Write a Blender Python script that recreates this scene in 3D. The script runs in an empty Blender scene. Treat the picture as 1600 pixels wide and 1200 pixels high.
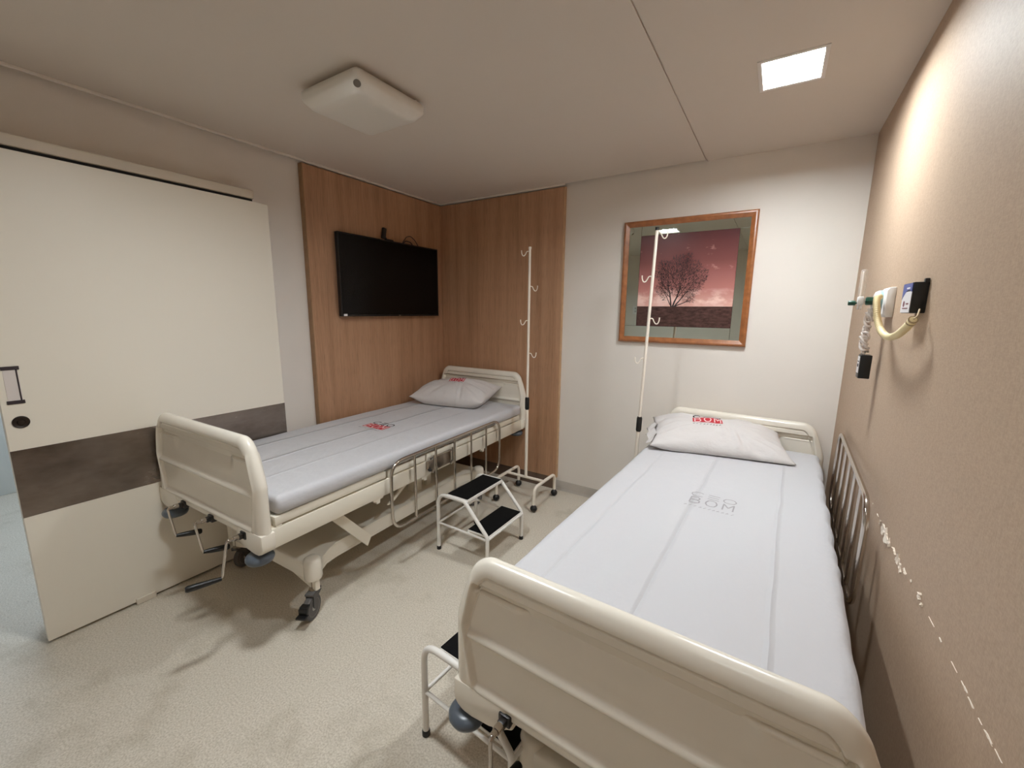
import bpy, bmesh, math, random
from mathutils import Vector, Matrix, noise

S = bpy.context.scene
COL = S.collection
random.seed(7)

# ------------------------------------------------------------------ camera
cam_d = bpy.data.cameras.new('camera')
cam = bpy.data.objects.new('camera', cam_d)
COL.objects.link(cam)
cam_d.sensor_width = 36.0
cam_d.lens = 650.16 * 36.0 / 1600.0
cam_d.clip_start = 0.02
FW = Vector((-0.5247537, 0.83350383, -0.17293037))
RT = Vector((0.84514294, 0.53442137, 0.01127836))
UP = Vector((-0.10181824, 0.14023252, 0.98486948))
M = Matrix((RT, UP, -FW)).transposed().to_4x4()
M.translation = Vector((0, 0, 1.5303))
cam.matrix_world = M
S.camera = cam

# ------------------------------------------------------------------ world, exposure
world = bpy.data.worlds.new('world')
S.world = world
world.use_nodes = True
world.node_tree.nodes['Background'].inputs[0].default_value = (0.6, 0.7, 0.8, 1)
world.node_tree.nodes['Background'].inputs[1].default_value = 0.02
S.view_settings.view_transform = 'Standard'
S.view_settings.look = 'None'
S.view_settings.gamma = 1.0
S.view_settings.exposure = 0.0
try:
    S.view_settings.use_curve_mapping = False
except Exception:
    pass
S.cycles.max_bounces = 12
S.cycles.diffuse_bounces = 8
S.cycles.sample_clamp_indirect = 4.0
S.cycles.caustics_reflective = False
S.cycles.caustics_refractive = False

DOWNLIGHT_STRENGTH = 235.0
DOWNLIGHT_COLOR = (0.84, 0.895, 0.92)
SECOND_STRENGTH = 24.0
ADDED_FILL_STRENGTH = 215.0
CORRIDOR_STRENGTH = 30.0
CORRIDOR_COLOR = (0.66, 0.82, 1.0)


# ------------------------------------------------------------------ materials
def lin(c):
    return tuple(((v / 255.0) / 12.92 if v / 255.0 <= 0.04045 else ((v / 255.0 + 0.055) / 1.055) ** 2.4) for v in c) + (1.0,)


MATS = {}


def mat(name, rgb, rough=0.5, metal=0.0, bump=0.0, bscale=200.0, var=0.0, vscale=3.0, coat=0.0, spec=0.5, **kw):
    if name in MATS:
        return MATS[name]
    m = bpy.data.materials.new(name)
    m.use_nodes = True
    nt = m.node_tree
    b = nt.nodes['Principled BSDF']
    b.inputs['Base Color'].default_value = lin(rgb)
    b.inputs['Roughness'].default_value = rough
    b.inputs['Metallic'].default_value = metal
    b.inputs['Specular IOR Level'].default_value = spec
    b.inputs['Coat Weight'].default_value = coat
    b.inputs['Coat Roughness'].default_value = 0.1
    for k, v in kw.items():
        b.inputs[k].default_value = v
    tc = nt.nodes.new('ShaderNodeTexCoord')
    if bump > 0:
        n = nt.nodes.new('ShaderNodeTexNoise')
        n.inputs['Scale'].default_value = bscale
        n.inputs['Detail'].default_value = 3
        nt.links.new(tc.outputs['Object'], n.inputs['Vector'])
        bp = nt.nodes.new('ShaderNodeBump')
        bp.inputs['Strength'].default_value = bump
        bp.inputs['Distance'].default_value = 0.002
        nt.links.new(n.outputs['Fac'], bp.inputs['Height'])
        nt.links.new(bp.outputs['Normal'], b.inputs['Normal'])
    if var > 0:
        n2 = nt.nodes.new('ShaderNodeTexNoise')
        n2.inputs['Scale'].default_value = vscale
        n2.inputs['Detail'].default_value = 5
        nt.links.new(tc.outputs['Object'], n2.inputs['Vector'])
        r = nt.nodes.new('ShaderNodeValToRGB')
        r.color_ramp.elements[0].position = 0.3
        r.color_ramp.elements[1].position = 0.7
        lo = tuple(max(0, c * (1 - var)) for c in rgb)
        hi = tuple(min(255, c * (1 + var * 0.6)) for c in rgb)
        r.color_ramp.elements[0].color = lin(lo)
        r.color_ramp.elements[1].color = lin(hi)
        nt.links.new(n2.outputs['Fac'], r.inputs['Fac'])
        nt.links.new(r.outputs['Color'], b.inputs['Base Color'])
    MATS[name] = m
    return m


class NT:
    """small helper to write node graphs"""
    def __init__(self, m):
        self.t = m.node_tree
        self.b = self.t.nodes['Principled BSDF']

    def new(self, kind, **kw):
        n = self.t.nodes.new(kind)
        for k, v in kw.items():
            setattr(n, k, v)
        return n

    def link(self, a, b):
        self.t.links.new(a, b)

    def math(self, op, a, b=None):
        n = self.new('ShaderNodeMath', operation=op)
        for i, v in enumerate((a, b)):
            if v is None:
                continue
            if isinstance(v, (int, float)):
                n.inputs[i].default_value = v
            else:
                self.link(v, n.inputs[i])
        return n.outputs[0]

    def noise(self, vec, scale, detail=3, rough=0.5):
        n = self.new('ShaderNodeTexNoise')
        n.inputs['Scale'].default_value = scale
        n.inputs['Detail'].default_value = detail
        n.inputs['Roughness'].default_value = rough
        self.link(vec, n.inputs['Vector'])
        return n.outputs['Fac']

    def ramp(self, fac, stops):
        r = self.new('ShaderNodeValToRGB')
        e = r.color_ramp.elements
        while len(e) < len(stops):
            e.new(0.5)
        for el, (p, c) in zip(e, stops):
            el.position = p
            el.color = c
        self.link(fac, r.inputs['Fac'])
        return r.outputs['Color']

    def mapping(self, vec, scale=(1, 1, 1), loc=(0, 0, 0)):
        n = self.new('ShaderNodeMapping')
        n.inputs['Scale'].default_value = scale
        n.inputs['Location'].default_value = loc
        self.link(vec, n.inputs['Vector'])
        return n.outputs[0]

    def mix(self, fac, a, b):
        n = self.new('ShaderNodeMix', data_type='RGBA')
        for s, v in ((n.inputs[0], fac), (n.inputs[6], a), (n.inputs[7], b)):
            if isinstance(v, (int, float)):
                s.default_value = v
            elif isinstance(v, tuple):
                s.default_value = v
            else:
                self.link(v, s)
        return n.outputs[2]

    def bump(self, h, strength, dist, normal=None):
        n = self.new('ShaderNodeBump')
        n.inputs['Strength'].default_value = strength
        n.inputs['Distance'].default_value = dist
        self.link(h, n.inputs['Height'])
        if normal is not None:
            self.link(normal, n.inputs['Normal'])
        return n.outputs[0]


def grey(v):
    return (v, v, v, 1)


def wood_mat(name='oak veneer'):
    m = mat(name, (178, 140, 113), rough=0.42)
    g = NT(m)
    tc = g.new('ShaderNodeTexCoord').outputs['Object']
    v1 = g.mapping(tc, (14, 14, 0.55))
    big = g.noise(v1, 1.0, 4, 0.55)
    v2 = g.mapping(tc, (150, 150, 2.2))
    fine = g.noise(v2, 1.0, 5, 0.65)
    v3 = g.mapping(tc, (420, 420, 9))
    pore = g.noise(v3, 1.0, 2, 0.5)
    s = g.math('ADD', g.math('MULTIPLY', big, 0.5), g.math('MULTIPLY', fine, 0.5))
    c = g.ramp(s, [(0.32, lin((156, 117, 88))), (0.5, lin((178, 137, 106))), (0.68, lin((192, 152, 121)))])
    p = g.ramp(pore, [(0.33, grey(0.62)), (0.44, grey(1))])
    mx = g.new('ShaderNodeMix', data_type='RGBA', blend_type='MULTIPLY')
    mx.inputs[0].default_value = 0.8
    g.link(c, mx.inputs[6])
    g.link(p, mx.inputs[7])
    g.link(mx.outputs[2], g.b.inputs['Base Color'])
    g.link(g.bump(fine, 0.12, 0.001), g.b.inputs['Normal'])
    return m


def floor_mat():
    m = mat('speckled vinyl floor', (190, 180, 162), rough=0.36, spec=0.4)
    g = NT(m)
    tc = g.new('ShaderNodeTexCoord').outputs['Object']
    sp = g.noise(tc, 150, 2, 0.6)
    c = g.ramp(sp, [(0.33, lin((186, 176, 160))), (0.5, lin((206, 197, 182))), (0.66, lin((218, 210, 197)))])
    fine = g.noise(tc, 420, 2, 0.5)
    c2 = g.ramp(fine, [(0.28, grey(0.82)), (0.4, grey(1.0))])
    mx = g.new('ShaderNodeMix', data_type='RGBA', blend_type='MULTIPLY')
    mx.inputs[0].default_value = 0.8
    g.link(c, mx.inputs[6]); g.link(c2, mx.inputs[7])
    # scuffs and worn-in dirt
    st = g.noise(tc, 2.3, 6, 0.68)
    dirt = g.ramp(st, [(0.52, grey(0)), (0.66, grey(1))])
    out = g.mix(g.math('MULTIPLY', dirt, 0.33), mx.outputs[2], lin((138, 126, 100)))
    g.link(out, g.b.inputs['Base Color'])
    w = g.noise(tc, 60, 3, 0.6)
    g.link(g.bump(w, 0.22, 0.002), g.b.inputs['Normal'])
    r = g.math('ADD', g.math('MULTIPLY', st, 0.25), 0.26)
    g.link(r, g.b.inputs['Roughness'])
    return m


def vinyl_wall_mat():
    m = mat('brown woven wallpaper', (176, 150, 126), rough=0.6, spec=0.3)
    g = NT(m)
    tc = g.new('ShaderNodeTexCoord').outputs['Object']
    a = g.noise(g.mapping(tc, (1, 90, 260)), 1.0, 3, 0.6)
    b = g.noise(g.mapping(tc, (1, 300, 70)), 1.0, 3, 0.6)
    big = g.noise(tc, 2.5, 4, 0.6)
    s = g.math('ADD', g.math('MULTIPLY', a, 0.5), g.math('MULTIPLY', b, 0.5))
    c = g.ramp(s, [(0.3, lin((166, 143, 121))), (0.7, lin((191, 168, 146)))])
    c2 = g.mix(g.math('MULTIPLY', big, 0.25), c, lin((164, 140, 117)))
    g.link(c2, g.b.inputs['Base Color'])
    g.link(g.bump(s, 0.3, 0.0015), g.b.inputs['Normal'])
    return m


def sheet_mat(name, creases, tint):
    """cotton sheet: weave, soft wrinkles and lengthwise fold creases (object x positions)"""
    m = mat(name, tint, rough=0.8, spec=0.2)
    g = NT(m)
    m.node_tree.nodes['Principled BSDF'].inputs['Sheen Weight'].default_value = 0.15
    tcn = g.new('ShaderNodeTexCoord')
    tc = tcn.outputs['Object']
    xyz = g.new('ShaderNodeSeparateXYZ')
    g.link(tc, xyz.inputs[0])
    wob = g.math('MULTIPLY', g.math('SUBTRACT', g.noise(g.mapping(tc, (0.0, 1.6, 0)), 1.0, 2), 0.5), 0.035)
    h = None
    for x0, w, amp in creases:
        d = g.math('ABSOLUTE', g.math('SUBTRACT', g.math('ADD', xyz.outputs[0], wob), x0))
        k = g.math('SUBTRACT', 1.0, g.math('MINIMUM', g.math('DIVIDE', d, w), 1.0))
        k = g.math('MULTIPLY', g.math('POWER', k, 1.5), amp)
        h = k if h is None else g.math('ADD', h, k)
    wr = g.noise(g.mapping(tc, (5.5, 2.2, 5.5)), 1.0, 5, 0.6)
    wr2 = g.noise(g.mapping(tc, (20, 9, 20)), 1.0, 3, 0.55)
    tot = g.math('ADD', h, g.math('ADD', g.math('MULTIPLY', wr, 1.1), g.math('MULTIPLY', wr2, 0.38)))
    n1 = g.bump(tot, 0.55, 0.012)
    weave = g.noise(tc, 700, 1)
    g.link(g.bump(weave, 0.1, 0.0005, n1), g.b.inputs['Normal'])
    return m


def picture_mat(w, h):
    """a sepia print: bare tree on the horizon, pink cloudy sky, dark field. object coords x:-w/2..w/2, z:-h/2..h/2"""
    m = mat('sepia landscape print', (120, 80, 78), rough=0.25, coat=0.0, spec=0.3)
    g = NT(m)
    tc = g.new('ShaderNodeTexCoord').outputs['Object']
    xyz = g.new('ShaderNodeSeparateXYZ')
    g.link(tc, xyz.inputs[0])
    x = g.math('DIVIDE', xyz.outputs[0], w / 2)
    z = g.math('DIVIDE', xyz.outputs[2], h / 2)
    t = g.math('ADD', g.math('MULTIPLY', z, 0.5), 0.5)
    sky = g.ramp(t, [(0.22, lin((222, 172, 160))), (0.42, lin((178, 118, 112))), (0.7, lin((122, 74, 72))), (1.0, lin((80, 44, 46)))])
    cl = g.noise(g.mapping(tc, (7, 1, 13), (0.3, 0, 0.1)), 1.0, 6, 0.6)
    # clouds sit low on the horizon to the right and in wisps
    band = g.math('SUBTRACT', 1.0, g.math('MINIMUM', g.math('ABSOLUTE', g.math('DIVIDE', g.math('ADD', z, 0.42), 0.26)), 1.0))
    cm = g.math('MULTIPLY', g.ramp(cl, [(0.44, grey(0)), (0.58, grey(1))]), band)
    c = g.mix(g.math('MINIMUM', g.math('MULTIPLY', cm, 1.2), 1.0), sky, lin((236, 200, 190)))
    wisp = g.noise(g.mapping(tc, (9, 1, 16), (4.1, 0, 2.2)), 1.0, 5, 0.6)
    wm = g.math('MULTIPLY', g.ramp(wisp, [(0.62, grey(0)), (0.72, grey(1))]), 0.5)
    c = g.mix(wm, c, lin((214, 160, 150)))
    gr = g.noise(g.mapping(tc, (22, 1, 60)), 1.0, 5, 0.7)
    ground = g.ramp(gr, [(0.3, lin((44, 30, 30))), (0.7, lin((96, 68, 62)))])
    gm = g.math('LESS_THAN', z, -0.555)
    c = g.mix(gm, c, ground)
    g.link(c, g.b.inputs['Base Color'])
    return m


def smudged_band_mat():
    m = mat('brushed steel kick band', (118, 108, 102), rough=0.3, metal=0.85)
    g = NT(m)
    tc = g.new('ShaderNodeTexCoord').outputs['Object']
    n = g.noise(g.mapping(tc, (1, 2.2, 5)), 1.6, 5, 0.65)
    g.link(g.ramp(n, [(0.35, lin((124, 113, 105))), (0.7, lin((158, 147, 139)))]), g.b.inputs['Base Color'])
    g.link(g.math('ADD', g.math('MULTIPLY', n, 0.30), 0.08), g.b.inputs['Roughness'])
    return m


def emit(name, col, strength):
    m = bpy.data.materials.new(name)
    m.use_nodes = True
    b = m.node_tree.nodes['Principled BSDF']
    b.inputs['Base Color'].default_value = (0.9, 0.9, 0.9, 1)
    b.inputs['Emission Color'].default_value = col + (1,)
    b.inputs['Emission Strength'].default_value = strength
    return m


WALL = mat('off-white wall paint', (228, 221, 213), rough=0.55, bump=0.12, bscale=260, var=0.02, vscale=1.5, spec=0.3)
CEIL = mat('matt ceiling paint', (214, 204, 193), rough=0.8, bump=0.05, bscale=200, spec=0.2)
DOOR = mat('cream door laminate', (232, 225, 211), rough=0.4, spec=0.35, bump=0.05, bscale=350)
TRACK = mat('cream painted track', (216, 206, 190), rough=0.45)
CREAM = mat('cream moulded plastic', (232, 225, 212), rough=0.24, spec=0.5, var=0.015, vscale=4)
CREAMP = mat('cream painted steel', (232, 225, 210), rough=0.34, bump=0.03, bscale=300)
CHROME = mat('chrome', (196, 188, 180), rough=0.16, metal=1.0)
STEEL = mat('satin steel', (170, 160, 150), rough=0.28, metal=1.0)
BLACKP = mat('black plastic', (18, 17, 17), rough=0.4)
RUBBER = mat('grey rubber tyre', (84, 80, 78), rough=0.6)
WHEELC = mat('grey wheel hub', (176, 172, 168), rough=0.4)
BUMPER = mat('slate blue bumper plastic', (84, 92, 102), rough=0.3)
WHITEP = mat('white powder coat', (232, 228, 222), rough=0.35)
IVCREAM = mat('ivory powder coat', (236, 226, 212), rough=0.35)
TREAD = mat('black ribbed rubber', (10, 9, 9), rough=0.85, spec=0.15, bump=0.5, bscale=260)
PILLOW = None
GREEN = mat('dark green plastic', (10, 62, 46), rough=0.35)
WHITEPL = mat('white plastic', (236, 234, 232), rough=0.3)
HOSE = mat('pale yellow hose', (232, 216, 172), rough=0.4)
FRAMEW = mat('honey wood frame', (158, 100, 60), rough=0.32, var=0.12, vscale=30)
MIRROR = mat('mirror glass', (205, 214, 206), rough=0.015, metal=1.0)
TVBODY = mat('gloss black casing', (10, 10, 11), rough=0.3)
SCREEN = mat('dark screen glass', (3, 3, 3), rough=0.22, spec=0.25)
LAMPG = mat('white acrylic shade', (226, 221, 212), rough=0.35)
WOOD = wood_mat()
WOODEDGE = mat('wood edge band', (196, 160, 124), rough=0.45, var=0.06, vscale=20)
SKIRT = mat('grey vinyl coving', (176, 168, 158), rough=0.45, var=0.04, vscale=6)
DARKGAP = mat('dark recess', (30, 24, 20), rough=0.9)
GLASS = mat('clear tube plastic', (245, 238, 230), rough=0.08, spec=0.8, Alpha=0.22)
FILM = mat('crumpled clear tubing', (242, 234, 228), rough=0.2, spec=0.7, Alpha=0.72)
INKBLACK = mat('black print', (34, 30, 34), rough=0.8)
INKRED = mat('red print', (186, 40, 52), rough=0.8)
INKPINK = mat('pale print', (232, 200, 200), rough=0.8)
INKGREY = mat('faded grey print', (158, 154, 157), rough=0.85)
BLUELAB = mat('blue label', (74, 92, 158), rough=0.4)
WHITELAB = mat('white label', (226, 224, 226), rough=0.4)
TORN = mat('torn white paper', (240, 228, 212), rough=0.8)


# ------------------------------------------------------------------ mesh helpers
def add_box(bm, lo, hi, bev=0.0, seg=2, rot=None):
    lo, hi = Vector(lo), Vector(hi)
    r = bmesh.ops.create_cube(bm, size=1.0)
    vs = r['verts']
    c, s = (lo + hi) / 2, hi - lo
    for v in vs:
        v.co = Vector((v.co.x * s.x, v.co.y * s.y, v.co.z * s.z))
        if rot is not None:
            v.co = rot @ v.co
        v.co += c
    if bev > 0:
        es = list({e for v in vs for e in v.link_edges})
        bmesh.ops.bevel(bm, geom=es, offset=min(bev, min(s) * 0.49), segments=seg, profile=0.5, affect='EDGES')
    return bm


def add_obox(bm, c, size, rot, bev=0.0, seg=2):
    h = Vector(size) / 2
    tmp = bmesh.new()
    add_box(tmp, -h, h, bev, seg)
    mp = {v: bm.verts.new(rot @ v.co + Vector(c)) for v in tmp.verts}
    for f in tmp.faces:
        bm.faces.new([mp[v] for v in f.verts])
    tmp.free()
    return bm


def add_tube(bm, pts, r, seg=12, closed=False, cap=True):
    """r: number or list per point"""
    pts = [Vector(p) for p in pts]
    n = len(pts)
    rs = r if isinstance(r, (list, tuple)) else [r] * n
    tang = []
    for i in range(n):
        if closed:
            t = (pts[(i + 1) % n] - pts[i - 1])
        else:
            t = pts[min(i + 1, n - 1)] - pts[max(i - 1, 0)]
        tang.append(t.normalized())
    ref = Vector((0, 0, 1)) if abs(tang[0].z) < 0.9 else Vector((1, 0, 0))
    nrm = (ref - tang[0] * ref.dot(tang[0])).normalized()
    rings = []
    for i in range(n):
        if i:
            nrm = nrm - tang[i] * nrm.dot(tang[i])
            nrm.normalize()
        bn = tang[i].cross(nrm)
        rings.append([bm.verts.new(pts[i] + (nrm * math.cos(a) + bn * math.sin(a)) * rs[i])
                      for a in (2 * math.pi * k / seg for k in range(seg))])
    m = n if closed else n - 1
    for i in range(m):
        a, b = rings[i], rings[(i + 1) % n]
        for k in range(seg):
            bm.faces.new((a[k], a[(k + 1) % seg], b[(k + 1) % seg], b[k]))
    if cap and not closed:
        bm.faces.new(list(reversed(rings[0])))
        bm.faces.new(rings[-1])
    return bm


def fillet(pts, rad, n=6, closed=False):
    """round the corners of a polyline; rad number or list per vertex"""
    pts = [Vector(p) for p in pts]
    N = len(pts)
    out = []
    for i in range(N):
        rr = rad[i] if isinstance(rad, (list, tuple)) else rad
        if (not closed and i in (0, N - 1)) or rr <= 0:
            out.append(pts[i])
            continue
        p, a, b = pts[i], pts[i - 1], pts[(i + 1) % N]
        da, db = (a - p), (b - p)
        la, lb = da.length, db.length
        da.normalize(); db.normalize()
        ang = da.angle(db)
        d = min(rr / math.tan(ang / 2), la * 0.49, lb * 0.49)
        p0, p1 = p + da * d, p + db * d
        for k in range(n + 1):
            t = k / n
            out.append(p0 * (1 - t) ** 2 + p * 2 * t * (1 - t) + p1 * t * t)
    return out


def add_lathe(bm, prof, center, axis='z', seg=24):
    """prof: list of (radius, height)"""
    c = Vector(center)
    ax = {'x': Vector((1, 0, 0)), 'y': Vector((0, 1, 0)), 'z': Vector((0, 0, 1))}[axis] if isinstance(axis, str) else Vector(axis).normalized()
    u = ax.orthogonal().normalized()
    w = ax.cross(u)
    rings = []
    for (r, h) in prof:
        if r < 1e-6:
            rings.append([bm.verts.new(c + ax * h)])
        else:
            rings.append([bm.verts.new(c + ax * h + (u * math.cos(a) + w * math.sin(a)) * r)
                          for a in (2 * math.pi * k / seg for k in range(seg))])
    for a, b in zip(rings, rings[1:]):
        for k in range(seg):
            k2 = (k + 1) % seg
            if len(a) == 1 and len(b) == 1:
                continue
            if len(a) == 1:
                bm.faces.new((a[0], b[k2], b[k]))
            elif len(b) == 1:
                bm.faces.new((a[k], a[k2], b[0]))
            else:
                bm.faces.new((a[k], a[k2], b[k2], b[k]))
    if len(rings[0]) > 1:
        bm.faces.new(list(reversed(rings[0])))
    if len(rings[-1]) > 1:
        bm.faces.new(rings[-1])
    return bm


def add_prism(bm, poly, z0, z1, frame=None):
    """poly: 2D points in the frame's u,v; extruded along its w from z0 to z1. frame: (origin,u,v,w)"""
    o, u, v, w = frame or (Vector((0, 0, 0)), Vector((1, 0, 0)), Vector((0, 1, 0)), Vector((0, 0, 1)))
    o, u, v, w = Vector(o), Vector(u), Vector(v), Vector(w)
    a = [bm.verts.new(o + u * p[0] + v * p[1] + w * z0) for p in poly]
    b = [bm.verts.new(o + u * p[0] + v * p[1] + w * z1) for p in poly]
    bm.faces.new(list(reversed(a)))
    bm.faces.new(b)
    n = len(poly)
    for i in range(n):
        bm.faces.new((a[i], a[(i + 1) % n], b[(i + 1) % n], b[i]))
    return bm


def rounded_box(bm, lo, hi, r, nx, ny, nz, disp=None):
    """dense box with rounded edges and an optional displacement f(p, n)->p"""
    lo, hi = Vector(lo), Vector(hi)
    ilo, ihi = lo + Vector((r, r, r)), hi - Vector((r, r, r))
    cache = {}

    def axis(l, h, n):
        # extra subdivisions in the rounded margins
        e = [l + r * (1 - math.cos(math.pi / 2 * k / 4)) for k in range(4)]
        mid = [l + r + (h - l - 2 * r) * k / n for k in range(n + 1)]
        f = [h - r * (1 - math.cos(math.pi / 2 * k / 4)) for k in range(3, -1, -1)]
        return e + mid + f

    X, Y, Z = axis(lo.x, hi.x, nx), axis(lo.y, hi.y, ny), axis(lo.z, hi.z, nz)

    def vert(p):
        key = (round(p.x, 6), round(p.y, 6), round(p.z, 6))
        if key in cache:
            return cache[key]
        q = Vector((min(max(p.x, ilo.x), ihi.x), min(max(p.y, ilo.y), ihi.y), min(max(p.z, ilo.z), ihi.z)))
        d = p - q
        n = d.normalized() if d.length > 1e-9 else Vector((0, 0, 1))
        c = q + n * r
        if disp:
            c = disp(c, n)
        cache[key] = bm.verts.new(c)
        return cache[key]

    def grid(A, B, mk, flip):
        for i in range(len(A) - 1):
            for j in range(len(B) - 1):
                vs = [vert(mk(A[i], B[j])), vert(mk(A[i + 1], B[j])), vert(mk(A[i + 1], B[j + 1])), vert(mk(A[i], B[j + 1]))]
                if flip:
                    vs.reverse()
                if len(set(vs)) == 4:
                    try:
                        bm.faces.new(vs)
                    except ValueError:
                        pass

    grid(X, Y, lambda a, b: Vector((a, b, hi.z)), False)
    grid(X, Y, lambda a, b: Vector((a, b, lo.z)), True)
    grid(X, Z, lambda a, b: Vector((a, lo.y, b)), False)
    grid(X, Z, lambda a, b: Vector((a, hi.y, b)), True)
    grid(Y, Z, lambda a, b: Vector((lo.x, a, b)), True)
    grid(Y, Z, lambda a, b: Vector((hi.x, a, b)), False)
    return bm


def obj(name, bm, m, parent=None, smooth=35, label=None):
    bmesh.ops.recalc_face_normals(bm, faces=bm.faces[:])
    me = bpy.data.meshes.new(name)
    bm.to_mesh(me)
    bm.free()
    for mm in (m if isinstance(m, (list, tuple)) else [m]):
        me.materials.append(mm)
    if smooth:
        me.polygons.foreach_set('use_smooth', [True] * len(me.polygons))
        me.set_sharp_from_angle(angle=math.radians(smooth))
    o = bpy.data.objects.new(name, me)
    COL.objects.link(o)
    if parent is not None:
        o.parent = parent
    if label:
        o['label'] = label
    return o


def B():
    return bmesh.new()


def pieces(name, bm, m, parent=None, smooth=35, label=None):
    """one object per separate piece of the mesh"""
    todo, out = set(bm.verts), []
    while todo:
        seed = todo.pop()
        isl, st = {seed}, [seed]
        while st:
            v = st.pop()
            for e in v.link_edges:
                o = e.other_vert(v)
                if o not in isl:
                    isl.add(o)
                    st.append(o)
        todo -= isl
        nb = bmesh.new()
        mp = {v: nb.verts.new(v.co) for v in isl}
        for f in {f for v in isl for f in v.link_faces}:
            nb.faces.new([mp[v] for v in f.verts])
        out.append(obj(name, nb, m, parent, smooth, label))
    bm.free()
    return out


def tag(o, label, cat, group=None, kind=None):
    o['label'] = label
    o['category'] = cat
    if group:
        o['group'] = group
    if kind:
        o['kind'] = kind
    return o


def thing(name, label, cat, loc=(0, 0, 0), rz=0.0, group=None):
    o = bpy.data.objects.new(name, None)
    o.empty_display_size = 0.1
    COL.objects.link(o)
    o.location = loc
    o.rotation_euler = (0, 0, rz)
    return tag(o, label, cat, group)


def struct(name, bm, m, parent=None, label=None, smooth=0):
    o = obj(name, bm, m, parent, smooth, label)
    if parent is None:
        o['kind'] = 'structure'
    return o


def dup(root, loc, rz, label):
    r = root.copy()
    COL.objects.link(r)
    r.location = loc
    r.rotation_euler = (0, 0, rz)
    r['label'] = label
    for ch in list(root.children):
        c = ch.copy()
        COL.objects.link(c)
        c.parent = r
        for g in ch.children:
            d = g.copy()
            COL.objects.link(d)
            d.parent = c
    return r


# ------------------------------------------------------------------ the room
XL, XR, YB, YN, ZC = -2.80, 0.3585, 3.128, -1.30, 2.50
CX = -5.25                      # far wall of the corridor
b = B(); add_box(b, (CX - 0.1, YN - 0.1, -0.08), (XR + 0.12, YB + 0.12, 0.0))
struct('floor', b, floor_mat())
b = B()
add_box(b, (XL - 0.12, 0.33, 0), (XL, YB, 2.60))
add_box(b, (XL - 0.12, YN, 0), (XL, -0.62, 2.60))
add_box(b, (XL - 0.12, -0.62, 2.10), (XL, 0.33, 2.60))
struct('wall_left', b, WALL)
b = B(); add_box(b, (CX - 0.1, YB, 0), (XR + 0.12, YB + 0.12, 2.60))
struct('wall_back', b, WALL)
b = B(); add_box(b, (XR, YN, 0), (XR + 0.12, YB, 2.60))
wall_right = struct('wall_right', b, vinyl_wall_mat())
b = B(); add_box(b, (CX - 0.1, YN - 0.12, 0), (XR + 0.12, YN, 2.60))
struct('wall_near', b, WALL)
b = B(); add_box(b, (CX - 0.1, YN, 0), (CX, YB, 2.60))
struct('wall_far', b, mat('pale blue-grey corridor paint', (214, 220, 220), rough=0.6))
b = B(); add_box(b, (CX, 0.42, 0), (CX + 0.05, 0.56, 2.15), 0.005)
struct('trim_1', b, mat('blue-grey door frame paint', (206, 210, 208), rough=0.45), smooth=30)

# ceiling: boards hung under a dark slab, a shadow gap along the walls and one joint between the boards
DL = [(-0.055, 2.178), (-0.055, -0.25), (-1.22, 0.78)]  # last entry is the added fill light, out of view
HX, HY = 0.105, 0.118
b = B()
add_box(b, (CX - 0.1, YN - 0.12, 2.565), (XR + 0.12, YB + 0.12, 2.64))
lx0, lx1, ly0, ly1 = DL[2][0] - HX, DL[2][0] + HX, DL[2][1] - HY, DL[2][1] + HY
add_box(b, (-2.758, YN, ZC), (lx0, 3.1, 2.565))
add_box(b, (lx1, YN, ZC), (-0.4965, 3.1, 2.565))
add_box(b, (lx0, YN, ZC), (lx1, ly0, 2.565))
add_box(b, (lx0, ly1, ZC), (lx1, 3.1, 2.565))
JX = -0.4895
x0, x1 = DL[0][0] - HX, DL[0][0] + HX
add_box(b, (JX, YN, ZC), (x0, YB, 2.565))
add_box(b, (x1, YN, ZC), (XR, YB, 2.565))
ys = [YN, DL[1][1] - HY, DL[1][1] + HY, DL[0][1] - HY, DL[0][1] + HY, YB]
for k in (0, 2, 4):
    add_box(b, (x0, ys[k], ZC), (x1, ys[k + 1], 2.565))
add_box(b, (-0.4965, 3.1, ZC + 0.012), (JX, YB, 2.565))
add_box(b, (-0.4965, YN, ZC + 0.008), (JX, 3.1, 2.565))
add_box(b, (CX - 0.1, YN, ZC), (XL - 0.12, YB, 2.565))
struct('ceiling', b, CEIL)

b = B()
add_box(b, (-2.766, YN, 2.486), (-2.752, 3.104, 2.5005), 0.003)
add_box(b, (-2.752, 3.090, 2.486), (-1.486, 3.104, 2.5005), 0.003)
struct('trim_5', b, mat('pale ceiling bead', (226, 218, 208), rough=0.6), smooth=40)

# coved vinyl skirting along the back wall and left wall
b = B()
prof = [(0, 0), (0.022, 0), (0.012, 0.006), (0.006, 0.02), (0.004, 0.076), (0, 0.08)]
add_prism(b, prof, 0, XR - XL, (Vector((XL, YB, 0)), Vector((0, -1, 0)), Vector((0, 0, 1)), Vector((1, 0, 0))))
struct('baseboard_back', b, SKIRT, smooth=60)
b = B()
add_prism(b, prof, 0, YB - 1.5 - 0.03, (Vector((XL, 1.5, 0)), Vector((1, 0, 0)), Vector((0, 0, 1)), Vector((0, 1, 0))))
struct('baseboard_left', b, SKIRT, smooth=60)

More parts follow.
